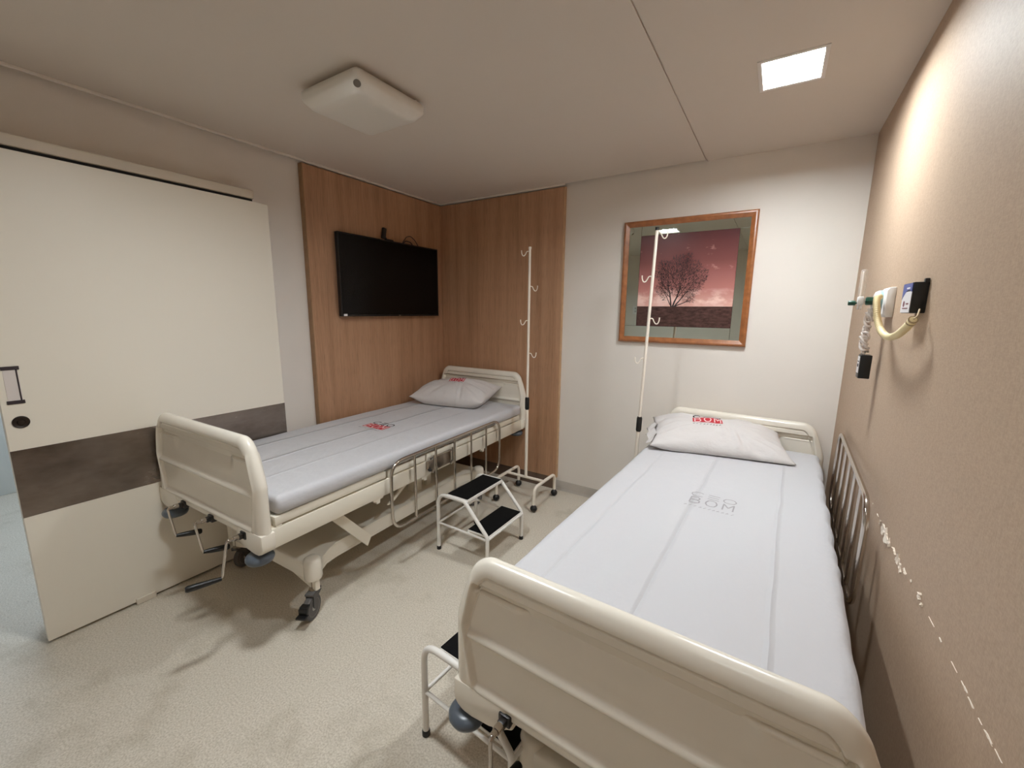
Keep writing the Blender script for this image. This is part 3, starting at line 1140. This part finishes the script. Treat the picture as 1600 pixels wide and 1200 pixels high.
def ribbon(b, pts, w, place):
    """flat stroke of width w along 2D pts, each vertex placed on the surface"""
    P = [Vector(p) for p in pts]
    D = []
    for a, c in zip(P, P[1:]):
        n = max(1, int((c - a).length / 0.006))
        for k in range(n):
            D.append(a + (c - a) * k / n)
    D.append(P[-1])
    prev = None
    for i, p in enumerate(D):
        t = (D[min(i + 1, len(D) - 1)] - D[max(i - 1, 0)])
        if t.length < 1e-9:
            continue
        t.normalize()
        nrm = Vector((-t.y, t.x)) * w / 2
        cur = (b.verts.new(place(p.x + nrm.x, p.y + nrm.y)), b.verts.new(place(p.x - nrm.x, p.y - nrm.y)))
        if prev:
            b.faces.new((prev[0], prev[1], cur[1], cur[0]))
        prev = cur


def block(b, x0, y0, x1, y1, place, n=10):
    V = [[b.verts.new(place(x0 + (x1 - x0) * i / n, y0 + (y1 - y0) * j / n)) for i in range(n + 1)] for j in range(n + 1)]
    for j in range(n):
        for i in range(n):
            b.faces.new((V[j][i], V[j][i + 1], V[j + 1][i + 1], V[j + 1][i]))


def print_mark(parent, place, W, H, faded):
    """top row of outlined letters, a solid row with letters, a fine row of small strokes"""
    ink = INKGREY if faded else INKBLACK
    top = B(); mid = B(); over = B()
    cw = W / 3
    for k, chh in enumerate('CEO'):
        for s in LET[chh]:
            ribbon(top, [(-W / 2 + k * cw + cw * 0.08 + p[0] * cw * 0.82, H / 2 - H * 0.30 + p[1] * H * 0.28) for p in s], W * (0.026 if faded else 0.045), place)
    rnd = random.Random(5)
    x = -W / 2
    while x < W / 2 - 0.01:
        h = H * 0.10
        ribbon(top, [(x, -H / 2 + 0.004), (x + 0.004, -H / 2 + h * 0.6), (x + 0.009, -H / 2 + h)], W * 0.015, place)
        if rnd.random() < 0.7:
            ribbon(top, [(x, -H / 2 + h * 0.5), (x + 0.011, -H / 2 + h * 0.5)], W * 0.013, place)
        x += 0.015 + 0.006 * rnd.random()
    obj('printed_mark', top, ink, parent, 0, 'printed lettering')
    if not faded:
        block(mid, -W / 2, -H * 0.30, W / 2, H * 0.16, lambda a, c: place(a, c), 14)
        obj('printed_mark', mid, INKRED, parent, 0, 'red printed block')
    for k, chh in enumerate('BOM'):
        for s in LET[chh]:
            ribbon(over, [(-W / 2 + k * cw + cw * 0.14 + p[0] * cw * 0.72, -H * 0.26 + p[1] * H * 0.38) for p in s], W * (0.03 if faded else 0.038),
                   (lambda a, c: place(a, c) + Vector((0, 0, 0.0008))))
    obj('printed_mark', over, INKGREY if faded else INKPINK, parent, 0)


def surf(o, lift=0.0012):
    """ray cast down on a mesh object in its own space"""
    from mathutils.bvhtree import BVHTree
    me = o.data
    tree = BVHTree.FromPolygons([v.co[:] for v in me.vertices], [p.vertices[:] for p in me.polygons])

    def f(x, y):
        h = tree.ray_cast(Vector((x, y, 2.0)), Vector((0, 0, -1)))
        z = h[0].z if h[0] is not None else 0.0
        return Vector((x, y, z + lift))
    return f


fa, fb = surf(mA.children[0]), surf(mB.children[0])
print_mark(mA.children[0], lambda x, y: fa(x - 0.055, y + 1.10), 0.20, 0.17, False)
print_mark(mB.children[0], lambda x, y: fb(x + 0.025, y + 1.135), 0.20, 0.17, True)


# ------------------------------------------------------------------ pillows
def pillow(label, loc, rz, A, Bd, T, seed, flap, tilt, lift):
    t = thing('pillow', label, 'pillow', loc, rz, 'pillows')
    n, m = 64, 44
    b = B()
    top, bot = [], []
    for j in range(m + 1):
        rt, rb = [], []
        v = -1 + 2 * j / m
        for i in range(n + 1):
            u = -1 + 2 * i / n
            x = A * u * (1 - 0.06 * (1 - v * v))
            y = Bd * v * (1 - 0.09 * (1 - u * u))
            e = max(0.0, (1 - u * u)) ** 0.62 * max(0.0, (1 - v * v)) ** 0.55
            wr = 0.0
            q = Vector((u * 2.1 + seed, v * 2.4, seed * 1.7))
            wr += noise.noise(q) * 0.022 + noise.noise(q * 2.7) * 0.007
            # gathers that run in from the corners and from the open end
            ca = math.atan2(v, u)
            rr = math.hypot(u, v)
            wr += 0.034 * noise.noise(Vector((ca * 4.4, rr * 0.9, seed))) * sst(0.25, 0.9, rr)
            wr += 0.016 * math.exp(-((u - 0.15 - 0.25 * v * v) / 0.12) ** 2) * sst(0.4, -0.9, v) * math.sin(u * 44 + v * 5)
            if flap:
                wr += 0.022 * sst(-0.30, -0.95, u) * noise.noise(Vector((v * 6, u * 2.0, seed)))
            zt_ = T * e + wr * min(1.0, e * 2.5)
            droop = 0.020 * (1 - e) * (1 if e < 0.5 else 1)
            mid = (lift + (0.12 * sst(0.2, -0.9, u) if flap else 0.10 * abs(u) ** 3)) * T + tilt * v * 0.5 * T
            rt.append(b.verts.new((x, y, mid + 0.64 * zt_ - droop * 0.6)))
            if i in (0, n) or j in (0, m):
                rb.append(rt[-1])
            else:
                rb.append(b.verts.new((x, y, max(0.0, mid - 0.62 * T * min(1.0, e * 1.5) - droop * 0.6))))
        top.append(rt); bot.append(rb)
    for j in range(m):
        for i in range(n):
            for G in (top, bot):
                vs = []
                for w in (G[j][i], G[j][i + 1], G[j + 1][i + 1], G[j + 1][i]):
                    if w not in vs:
                        vs.append(w)
                if len(vs) >= 3:
                    try:
                        b.faces.new(vs)
                    except ValueError:
                        pass
    o = obj('pillowcase', b, PILLOWM, t, 0, 'white cotton pillowcase')
    o.data.polygons.foreach_set('use_smooth', [True] * len(o.data.polygons))
    if flap:
        b = B()
        V = []
        for j in range(25):
            v = -0.86 + 1.72 * j / 24
            row = []
            for k in range(7):
                s = k / 6
                row.append(b.verts.new((-A * 0.93 - 0.045 * s + 0.012 * math.sin(v * 9 + s), Bd * v * (1 - 0.08 * s),
                                        0.30 * T * (1 - v * v) * (1 - 0.3 * s) + 0.045 - 0.030 * s + 0.010 * math.sin(v * 17 + s * 2))))
            V.append(row)
        for j in range(24):
            for k in range(6):
                b.faces.new((V[j][k], V[j + 1][k], V[j + 1][k + 1], V[j][k + 1]))
        fl = obj('pillowcase_hem', b, PILLOWM, t, 0)
        fl.data.polygons.foreach_set('use_smooth', [True] * len(fl.data.polygons))
    return t


PILLOWM = mat('white pillow cotton', (208, 203, 201), rough=0.85, spec=0.2)
_g = NT(PILLOWM)
_tc = _g.new('ShaderNodeTexCoord').outputs['Object']
_w = _g.noise(_g.mapping(_tc, (9, 16, 9)), 1.0, 4, 0.6)
_g.link(_g.bump(_w, 0.7, 0.014), _g.b.inputs['Normal'])
pA = pillow('plump white pillow on the bed by the wood panels', (-2.315, 2.765, 0.737), math.radians(12), 0.345, 0.215, 0.175, 1.3, False, 0.35, 0.50)
pB = pillow('flat white pillow with open end on the near bed beside the brown wall', (-0.255, 2.805, 0.709), math.radians(12), 0.385, 0.225, 0.160, 4.1, True, 0.45, 0.34)
pfa, pfb = surf(pA.children[0]), surf(pB.children[0])
print_mark(pA.children[0], lambda x, y: pfa(x + 0.01, y + 0.010), 0.14, 0.12, False)
print_mark(pB.children[0], lambda x, y: pfb(x - 0.055, y + 0.018), 0.17, 0.13, False)


# ------------------------------------------------------------------ two-step stools
def stool():
    t = thing('step_stool', 'white tube two-step stool standing beside a lowered chrome bed rail', 'step stool', (-1.714, 1.855, 0), 0, 'two-step stools')
    D, W, H = 0.385, 0.395, 0.388      # depth along x, width along y, upper step height
    r = 0.0115
    for y in (0.0, W):
        b = B()
        pts = [(0.0, y, 0.012), (0.0, y, H - 0.004), (0.215, y, H - 0.004), (D, y, 0.200), (D, y, 0.012)]
        add_tube(b, fillet(pts, [0, 0.075, 0.05, 0.05, 0], 7), r, 14)
        obj('side_frame', b, WHITEP, t, 50)
    b = B()
    # step frames and braces of thinner tube
    for (xa, xb, z) in ((0.075, 0.225, H - 0.008), (0.235, D + 0.004, 0.186)):
        for x in (xa, xb):
            add_tube(b, [(x, 0.0, z), (x, W, z)], 0.0085, 10)
    add_tube(b, [(0.0, 0.0, 0.186), (D, 0.0, 0.180)], 0.0075, 10)
    add_tube(b, [(0.0, W, 0.186), (D, W, 0.180)], 0.0075, 10)
    add_tube(b, [(0.0, 0.0, 0.186), (0.0, W, 0.186)], 0.0075, 10)
    obj('brace', b, WHITEP, t, 50)
    for (xa, xb, z) in ((0.068, 0.232, H - 0.004), (0.228, D + 0.004, 0.192)):
        b = B()
        add_box(b, (xa, 0.010, z - 0.004), (xb, W - 0.010, z + 0.010), 0.003)
        st = obj('step', b, WHITEP, t, 40)
        b = B()
        add_box(b, (xa + 0.004, 0.012, z + 0.0095), (xb - 0.004, W - 0.012, z + 0.0135), 0.001, 1)
        obj('tread_mat', b, TREAD, st, 30, 'black ribbed rubber tread')
    for (x, y) in ((0, 0), (0, W), (D, 0), (D, W)):
        b = B()
        add_lathe(b, [(0.0125, 0.0), (0.0145, 0.002), (0.0145, 0.020), (0.0125, 0.024)], (x, y, 0), 'z', 14)
        obj('rubber_foot', b, BLACKP, t, 40, 'black rubber foot')
    return t


st0 = stool()
dup(st0, (-0.934, 0.922, 0), math.radians(-4), 'white tube two-step stool under the foot corner of the near bed')


# ------------------------------------------------------------------ drip stands
def iv_stand(label, loc, rz, base_rz, tilt, ext, hook_rz, cap):
    t = thing('drip_stand', label, 'IV stand', loc, rz, 'drip stands')
    R = Matrix.Rotation(base_rz, 3, 'Z')
    b = B()
    for sx in (-1, 1):
        x = sx * 0.175
        pts = [(x, -0.175, 0.055), (x, -0.175, 0.192), (x, 0.175, 0.192), (x, 0.175, 0.055)]
        add_tube(b, [R @ p for p in fillet(pts, [0, 0.055, 0.055, 0], 7)], 0.0125, 14)
    add_tube(b, [R @ Vector((-0.175, 0, 0.185)), R @ Vector((0.175, 0, 0.185))], 0.011, 14)
    obj('base_frame', b, IVCREAM, t, 50)
    for sx in (-1, 1):
        for sy in (-1, 1):
            p = R @ Vector((sx * 0.175, sy * 0.175, 0))
            b = B()
            add_lathe(b, [(0.0, 0.0), (0.012, 0.002), (0.024, 0.014), (0.028, 0.028), (0.024, 0.042), (0.014, 0.050), (0.011, 0.062), (0.0, 0.062)], p, 'z', 18)
            obj('ball_castor', b, BLACKP, t, 60, 'black ball castor')
    T = Matrix.Rotation(tilt, 3, 'Y')

    def q(x, y, z):
        return T @ Vector((x, y, z - 0.185)) + Vector((0, 0, 0.185))
    b = B(); add_tube(b, [q(0, 0, 0.19), q(0, 0, 0.80)], 0.0125, 14)
    obj('lower_pole', b, IVCREAM, t, 50)
    zt_ = 1.990 + ext
    b = B(); add_tube(b, [q(0, 0, 0.78), q(0, 0, zt_)], 0.0095, 14)
    obj('upper_pole', b, IVCREAM, t, 50)
    b = B(); add_tube(b, [q(0, 0, 0.755), q(0, 0, 0.765), q(0, 0, 0.845), q(0, 0, 0.855)], [0.0135, 0.0175, 0.0175, 0.0135], 16)
    obj('clamp_collar', b, BLACKP, t, 40, 'black height clamp')
    b = B(); add_tube(b, [q(0, 0, zt_ - 0.004), q(0, 0, zt_ + 0.014)], 0.0115, 14)
    obj('pole_cap', b, cap, t, 40)
    for k, z in enumerate((1.968, 1.712, 1.455, 1.202)):
        a = hook_rz + (math.pi if k % 2 else 0)
        d = Vector((math.cos(a), math.sin(a), 0))
        prof = [(0.0, 0.0), (0.014, 0.004), (0.024, 0.000), (0.031, -0.014), (0.041, -0.028), (0.053, -0.028), (0.061, -0.012), (0.063, 0.010)]
        pts = []
        for i in range(len(prof) - 1):
            p0 = prof[max(i - 1, 0)]; p1 = prof[i]; p2 = prof[i + 1]; p3 = prof[min(i + 2, len(prof) - 1)]
            for s in range(4):
                u = s / 4
                cr = [0.5 * ((2 * p1[c]) + (-p0[c] + p2[c]) * u + (2 * p0[c] - 5 * p1[c] + 4 * p2[c] - p3[c]) * u * u + (-p0[c] + 3 * p1[c] - 3 * p2[c] + p3[c]) * u ** 3) for c in (0, 1)]
                pts.append(q(0, 0, z + ext) + d * cr[0] + Vector((0, 0, cr[1])))
        pts.append(q(0, 0, z + ext) + d * prof[-1][0] + Vector((0, 0, prof[-1][1])))
        b = B(); add_tube(b, pts, 0.0035, 8)
        obj('hook', b, IVCREAM, t, 50)
    return t


iv_stand('ivory drip stand with four ball castors standing before the wood panel', (-1.625, 2.812, 0), 0, 0.0, 0.0, 0.0, math.radians(215), IVCREAM)
iv_stand('ivory drip stand in front of the framed print behind the near bed', (-0.722, 2.70, 0), 0, math.radians(0), 0.026, 0.035, math.radians(15), BLACKP)

# ------------------------------------------------------------------ television
t = thing('television', 'black flat screen television mounted on the oak panel', 'television', (-2.70, 2.462, 1.776), 0)
b = B()
add_box(b, (-0.034, -0.520, -0.299), (-0.006, 0.520, 0.299), 0.004)
add_box(b, (-0.046, -0.36, -0.24), (-0.030, 0.36, 0.16), 0.006)
obj('housing', b, TVBODY, t)
b = B(); add_box(b, (-0.0065, -0.510, -0.284), (-0.002, 0.510, 0.290), 0.001, 1)
obj('screen', b, SCREEN, t, 0, 'black glass screen')
b = B()
add_box(b, (-0.007, -0.520, -0.299), (0.0, 0.520, -0.285), 0.001, 1)
add_box(b, (-0.007, -0.520, 0.290), (0.0, 0.520, 0.299), 0.001, 1)
add_box(b, (-0.007, -0.520, -0.286), (0.0, -0.510, 0.291), 0.001, 1)
add_box(b, (-0.007, 0.510, -0.286), (0.0, 0.520, 0.291), 0.001, 1)
obj('bezel', b, TVBODY, t)
b = B(); add_box(b, (-0.001, -0.502, -0.297), (0.0008, -0.472, -0.281))
obj('sticker', b, WHITELAB, t, 0, 'small white sticker')
b = B(); add_box(b, (-0.001, 0.030, -0.2955), (0.0006, 0.052, -0.2905))
obj('maker_badge', b, STEEL, t, 0)
b = B()
add_box(b, (-0.058, -0.12, -0.10), (-0.045, 0.12, 0.10), 0.002)
obj('wall_mount', b, BLACKP, t)

t = thing('plug_adapter', 'black plug adapter sticking up behind the top of the television', 'plug', (-2.742, 2.392, 2.07))
b = B()
R = Matrix.Rotation(-0.16, 3, 'X')
k = len(b.verts)
add_box(b, (-0.012, -0.018, 0.02), (0.012, 0.016, 0.105), 0.005, 2, None)
for v in b.verts:
    v.co = R @ v.co
add_tube(b, [(0, 0.022, 0.03), (0, 0.03, 0.012), (0, 0.05, 0.004)], 0.010, 10)
add_box(b, (-0.014, 0.03, -0.006), (0.012, 0.10, 0.022), 0.006)
obj('adapter_body', b, BLACKP, t)
t = thing('television_cable', 'thin black cable looping above the top edge of the television', 'cable', (-2.742, 2.66, 2.07))
b = B()
add_tube(b, fillet([(0, -0.075, -0.03), (0, -0.058, 0.02), (0.004, -0.02, 0.070), (0.004, 0.03, 0.080), (0, 0.08, 0.055), (0, 0.125, 0.005), (0, 0.13, -0.04)], 0.05, 5), 0.0035, 8)
add_tube(b, fillet([(0.004, -0.07, 0.0), (0.004, -0.03, 0.036), (0.004, 0.03, 0.030), (0.004, 0.07, -0.02)], 0.04, 5), 0.004, 8)
obj('wire', b, BLACKP, t, 50)

# old screw marks on the panel below the television
# ------------------------------------------------------------------ framed print with mirror border
FX0, FX1, FZ0, FZ1 = -1.008, -0.164, 1.315, 2.168
fcx, fcz = (FX0 + FX1) / 2, (FZ0 + FZ1) / 2
t = thing('framed_print', 'square mirror-bordered print of a bare tree in a honey wood frame', 'picture', (fcx, YB, fcz))
hw, hh, fw = (FX1 - FX0) / 2, (FZ1 - FZ0) / 2, 0.040
b = B()
prof = [(0.0, 0.0), (0.0, 0.022), (0.008, 0.030), (0.016, 0.032), (0.040, 0.018), (0.040, 0.0)]   # inset from outer edge, height off the wall
corners = [(-1, -1), (1, -1), (1, 1), (-1, 1)]
rings = []
for (cx, cz) in corners:
    rings.append([b.verts.new((cx * (hw - p[0]), -p[1], cz * (hh - p[0]))) for p in prof])
for k in range(4):
    A_, C_ = rings[k], rings[(k + 1) % 4]
    for i in range(len(prof) - 1):
        b.faces.new((A_[i], C_[i], C_[i + 1], A_[i + 1]))
obj('frame', b, FRAMEW, t, 20, 'honey brown wooden frame')
PW0, PW1, PZ0, PZ1 = -0.883 - fcx, -0.262 - fcx, 1.434 - fcz, 2.064 - fcz
iw, ih = hw - 0.036, hh - 0.036
strips = [((-iw, PZ0), (PW0, ih)), ((PW0, PZ1), (iw, ih)), ((PW1, -ih), (iw, PZ1)), ((-iw, -ih), (PW1, PZ0))]
for (a, c) in strips:
    b = B(); add_box(b, (a[0] + 0.0006, -0.014, a[1] + 0.0006), (c[0] - 0.0006, -0.010, c[1] - 0.0006), 0.0008, 1)
    obj('mirror_strip', b, MIRROR, t, 20, 'mirror glass border strip')
b = B(); add_box(b, (-iw, -0.009, -ih), (iw, -0.004, ih))
obj('backing', b, DARKGAP, t, 0)
pw, ph = PW1 - PW0, PZ1 - PZ0
b = B()
add_box(b, (-pw / 2, -0.002, -ph / 2), (pw / 2, 0.002, ph / 2))
pic = obj('print', b, picture_mat(pw, ph), t, 0, 'sepia pink landscape print')
pic.location = ((PW0 + PW1) / 2, -0.0125, (PZ0 + PZ1) / 2)
# the bare tree, printed: fine branching strokes laid on the sheet
rt = random.Random(11)
b = B()
HZ = -0.555 * ph / 2


def stroke(p0, p1, w0, w1):
    d = p1 - p0
    if d.length < 1e-6:
        return
    n = Vector((-d.y, d.x)).normalized()
    vs = [(p0 + n * w0 / 2), (p0 - n * w0 / 2), (p1 - n * w1 / 2), (p1 + n * w1 / 2)]
    b.faces.new([b.verts.new((v.x, -0.0026, v.y)) for v in vs])


CT = Vector((-0.028, 0.014))
RX, RY = 0.150, 0.142


def crown(p):
    q = p - CT
    a = math.atan2(q.y, q.x)
    lump = 1 + 0.10 * math.sin(5 * a + 1.0) + 0.06 * math.sin(11 * a)
    return math.hypot(q.x / RX, q.y / RY) / lump


def limb(p, ang, L, w, depth):
    for s in range(4):
        ang += rt.uniform(-0.16, 0.16)
        e = p + Vector((math.cos(ang), math.sin(ang))) * (L / 4)
        if depth and crown(e) > 1.0:
            return
        stroke(p, e, w, w * 0.84)
        p, w = e, w * 0.84
        if depth < 6 and s > 0:
            limb(p, ang + rt.choice((-1, 1)) * rt.uniform(0.35, 0.85), L * 0.66, w * 0.6, depth + 1)
    if depth < 6:
        limb(p, ang + rt.uniform(-0.3, 0.3), L * 0.7, w * 0.8, depth + 1)


ROOT = Vector((-0.062, HZ - 0.003))
for (dx, a, L, w) in ((-0.012, 1.72, 0.13, 0.011), (-0.002, 1.40, 0.13, 0.012), (0.008, 0.95, 0.12, 0.010), (0.006, 0.60, 0.12, 0.008), (-0.010, 2.15, 0.10, 0.007)):
    limb(ROOT + Vector((dx, 0)), a, L, w, 0)
k = 0
while k < 2600:
    p = CT + Vector((rt.uniform(-1.15, 1.15) * RX, rt.uniform(-1.15, 1.15) * RY))
    c = crown(p)
    if c > 1.12 or (p - CT).y < -0.8 * RY and abs(p.x - ROOT.x) < 0.05:
        continue
    if rt.random() > 0.85 - 0.45 * max(0, c - 0.6):
        continue
    d = (p - ROOT).normalized()
    a = math.atan2(d.y, d.x) + rt.uniform(-0.8, 0.8)
    if p.y < CT.y - 0.4 * RY:
        a -= math.copysign(0.5, p.x - ROOT.x) * -1 * 0 + (0.9 if p.x > ROOT.x else -0.9)
    L = rt.uniform(0.006, 0.016)
    stroke(p, p + Vector((math.cos(a), math.sin(a))) * L, rt.uniform(0.0012, 0.0026), 0.0006)
    k += 1
obj('printed_tree', b, mat('dark sepia ink', (38, 26, 28), rough=0.5), pic, 0, 'dark bare tree of the print')

# ------------------------------------------------------------------ ceiling lamp
t = thing('ceiling_lamp', 'unlit square white flush lamp hanging under the ceiling', 'ceiling light', (-1.70, 1.405, ZC))
b = B()
ring0 = []
hR, hL = 0.193, 0.168
loops = []
for (hh_, z, rr) in ((0.150, -0.012, 0.02), (0.185, -0.020, 0.022), (hR, -0.030, 0.024), (hR, -0.058, 0.024), (hR - 0.004, -0.066, 0.024), (hL, -0.092, 0.030), (hL - 0.014, -0.099, 0.030), (hL - 0.05, -0.1015, 0.02), (0.05, -0.103, 0.01)):
    pts = fillet([(-hh_, -hh_, z), (hh_, -hh_, z), (hh_, hh_, z), (-hh_, hh_, z)], rr, 6, closed=True)
    loops.append([b.verts.new(p) for p in pts])
for A_, C_ in zip(loops, loops[1:]):
    n = len(A_)
    for i in range(n):
        b.faces.new((A_[i], A_[(i + 1) % n], C_[(i + 1) % n], C_[i]))
b.faces.new(loops[0]); b.faces.new(loops[-1])
obj('shade', b, LAMPG, t, 40, 'white acrylic square shade')
b = B(); add_box(b, (-0.145, -0.145, -0.020), (0.145, 0.145, 0.0), 0.003)
obj('ceiling_plate', b, WHITEPL, t)
b = B(); add_lathe(b, [(0.0, 0.0), (0.013, 0.0), (0.015, 0.003), (0.0, 0.004)], (0.1785, -0.1785, -0.0775), Vector((0.5, -0.5, -0.75)), 16)
obj('clip_hole', b, mat('dark clip recess', (96, 86, 76), rough=0.7), t)
b = B(); add_lathe(b, [(0.0, -0.012), (0.006, -0.010), (0.006, 0.0), (0.0, 0.0)], (0.155, 0.17, 0.0), 'z', 10)
obj('fixing_screw', b, WHITEPL, t)

# ------------------------------------------------------------------ medical fittings on the brown wall
t = thing('gas_outlet', 'white wedge-shaped gas outlet box on the brown wall', 'gas outlet', (XR, 2.14, 1.578))
b = B()
f = (Vector((0, -0.06, 0)), Vector((-1, 0, 0)), Vector((0, 0, 1)), Vector((0, 1, 0)))
add_prism(b, [(0.0, -0.055), (0.020, -0.055), (0.026, -0.045), (0.026, 0.045), (0.018, 0.055), (0.0, 0.055)], 0, 0.11, f)
bmesh.ops.bevel(b, geom=b.edges[:], offset=0.003, segments=2, profile=0.5, affect='EDGES')
obj('housing', b, WHITEPL, t)
b = B()
add_lathe(b, [(0.034, 0.024), (0.034, 0.036), (0.029, 0.046), (0.020, 0.050), (0.0, 0.050)], (0, 0.03, 0.012), (-1, 0, 0), 26)
sk = obj('socket', b, WHITEPL, t, 50)
b = B()
add_lathe(b, [(0.0352, 0.026), (0.0352, 0.034)], (0, 0.03, 0.012), (-1, 0, 0), 26)
obj('colour_ring', b, mat('pale teal ring', (150, 178, 178), rough=0.4), sk, 50, 'pale teal ring')

t = thing('flowmeter', 'oxygen flowmeter with clear tube and green knobs on the white gas outlet', 'flowmeter', (0.3085, 2.172, 1.585))
b = B()
add_lathe(b, [(0.0, -0.002), (0.014, 0.0), (0.016, 0.004), (0.016, 0.020), (0.012, 0.024), (0.0, 0.024)], (0, 0, 0), (-1, 0, 0), 8)
obj('inlet_nut', b, GREEN, t, 30, 'dark green inlet nut')
b = B()
add_lathe(b, [(0.005, 0.02), (0.005, 0.03)], (0, 0, 0), (-1, 0, 0), 12)
add_box(b, (-0.049, -0.011, -0.016), (-0.029, 0.011, 0.017), 0.004)
for dx in (-0.044, -0.035):
    add_lathe(b, [(0.003, -0.016), (0.0035, -0.028), (0.0025, -0.034)], (dx, 0, 0), 'z', 10)
obj('valve_body', b, WHITEPL, t, 40)
b = B()
add_lathe(b, [(0.004, 0.048), (0.004, 0.054), (0.010, 0.054), (0.010, 0.074), (0.008, 0.077), (0.0, 0.077)], (0, 0, -0.008), (-1, 0, 0), 14)
obj('valve_knob', b, GREEN, t, 40, 'dark green valve knob')
b = B()
add_lathe(b, [(0.0115, 0.017), (0.0115, 0.115), (0.009, 0.122), (0.0, 0.123)], (-0.039, 0, 0), 'z', 18)
obj('outer_tube', b, GLASS, t, 50, 'clear plastic tube')
b = B()
add_lathe(b, [(0.005, 0.018), (0.0045, 0.112), (0.0, 0.113)], (-0.039, 0, 0), 'z', 14)
obj('inner_tube', b, mat('frosted inner tube', (238, 226, 214), rough=0.3), t, 50)

# corrugated hose hanging between outlet and holder
t = thing('corrugated_hose', 'pale yellow corrugated hose drooping from the white gas outlet', 'hose', (0.31, 2.0, 1.52))
ctrl = [(0.318, 2.115, 1.600), (0.305, 2.075, 1.590), (0.300, 2.02, 1.555), (0.300, 1.965, 1.512), (0.302, 1.89, 1.478), (0.304, 1.79, 1.462), (0.308, 1.70, 1.470), (0.313, 1.63, 1.494), (0.318, 1.585, 1.520)]
pts = []
for i in range(len(ctrl) - 1):
    p0, p1, p2, p3 = (Vector(ctrl[max(i - 1, 0)]), Vector(ctrl[i]), Vector(ctrl[i + 1]), Vector(ctrl[min(i + 2, len(ctrl) - 1)]))
    N = 30
    for s in range(N):
        u = s / N
        pts.append(0.5 * ((2 * p1) + (p2 - p0) * u + (2 * p0 - 5 * p1 + 4 * p2 - p3) * u * u + (3 * p1 - p0 - 3 * p2 + p3) * u ** 3))
pts.append(Vector(ctrl[-1]))
off = Vector((0.31, 2.0, 1.52))
n = len(pts)
rs = [0.0088 + 0.0024 * math.cos(2 * math.pi * k / 5.0) for k in range(n)]
rs[-1] = rs[0] = 0.003
rs[-2] = 0.0085
b = B(); add_tube(b, [p - off for p in pts], rs, 14)
obj('hose_body', b, HOSE, t, 60)
b = B()
add_tube(b, [pts[-1] - off, Vector((0.328, 1.60, 1.530)) - off, Vector((0.338, 1.64, 1.548)) - off], 0.0022, 8)
add_tube(b, [p - off for p in pts[-14:-11]], 0.0116, 14)
add_tube(b, [p - off for p in pts[-5:-2]], 0.0116, 14)
obj('end_cord', b, mat('tan cord', (172, 150, 116), rough=0.5), t, 50)

t = thing('wall_holder', 'black box with blue and white label mounted on the brown wall', 'medical device', (XR, 1.732, 1.583))
b = B()
add_box(b, (-0.034, -0.055, -0.046), (0.0, 0.055, 0.044), 0.003)
add_box(b, (-0.012, -0.060, 0.042), (-0.002, -0.042, 0.054), 0.002)
obj('case', b, BLACKP, t)
b = B(); add_box(b, (-0.0355, -0.051, -0.044), (-0.0342, 0.053, 0.018))
lb = obj('label_plate', b, WHITELAB, t, 0, 'white label')
b = B()
poly = [(0.053, 0.042), (-0.051, 0.042), (-0.051, 0.016)]
for k in range(11):
    u = k / 10
    poly.append((-0.051 + 0.104 * u, 0.016 - 0.020 * u + 0.016 * math.sin(math.pi * u)))
add_prism(b, poly, 0.0344, 0.0360, (Vector((0, 0, 0)), Vector((0, 1, 0)), Vector((0, 0, 1)), Vector((-1, 0, 0))))
obj('label_header', b, BLUELAB, lb, 0, 'blue label header')
b = B()
add_lathe(b, [(0.0, 0.0355), (0.009, 0.0355), (0.009, 0.0362), (0.0, 0.0362)], (0, 0.02, -0.018), (-1, 0, 0), 16)
add_box(b, (-0.0362, -0.032, -0.020), (-0.0354, -0.006, -0.016))
add_box(b, (-0.0362, -0.032, -0.030), (-0.0354, 0.03, -0.033))
obj('label_print', b, mat('dull red print', (120, 70, 80), rough=0.6), lb, 0)
b = B()
add_box(b, (-0.0366, -0.030, 0.026), (-0.0359, 0.006, 0.030))
obj('label_print', b, WHITELAB, lb, 0)

# bunched tubing holding a hanging black box
t = thing('oxygen_tubing', 'crumpled clear tubing bunched below the green-knobbed flowmeter', 'tubing', (0.310, 2.178, 1.46))
b = B()
rr = random.Random(3)
for s in range(5):
    pts = []
    for k in range(40):
        u = k / 39
        a = u * 21 + s * 1.3
        R_ = 0.011 + 0.006 * math.sin(u * 9 + s * 2)
        z = 0.105 - 0.185 * u
        pts.append((0.004 - 0.014 * math.sin(u * 2.6) + R_ * math.cos(a) * 0.8, R_ * math.sin(a) * 1.2 + 0.008 * math.sin(u * 11 + s), z + 0.006 * math.sin(a * 2 + s)))
    add_tube(b, pts, 0.0042, 8)
obj('tube_bundle', b, FILM, t, 60)
t = thing('hanging_box', 'small black box with white label hanging from the clear tubing', 'medical device', (0.3145, 2.178, 1.325))
b = B(); add_box(b, (-0.020, -0.028, -0.047), (0.017, 0.028, 0.047), 0.003)
obj('case', b, BLACKP, t)
b = B(); add_box(b, (-0.0212, -0.022, -0.026), (-0.0202, 0.022, 0.040))
lb = obj('label_plate', b, WHITELAB, t, 0, 'white label')
b = B()
add_box(b, (-0.0218, -0.012, -0.002), (-0.0212, 0.010, 0.010))
add_box(b, (-0.0218, -0.014, 0.018), (-0.0212, 0.014, 0.022))
obj('label_print', b, INKBLACK, lb, 0)
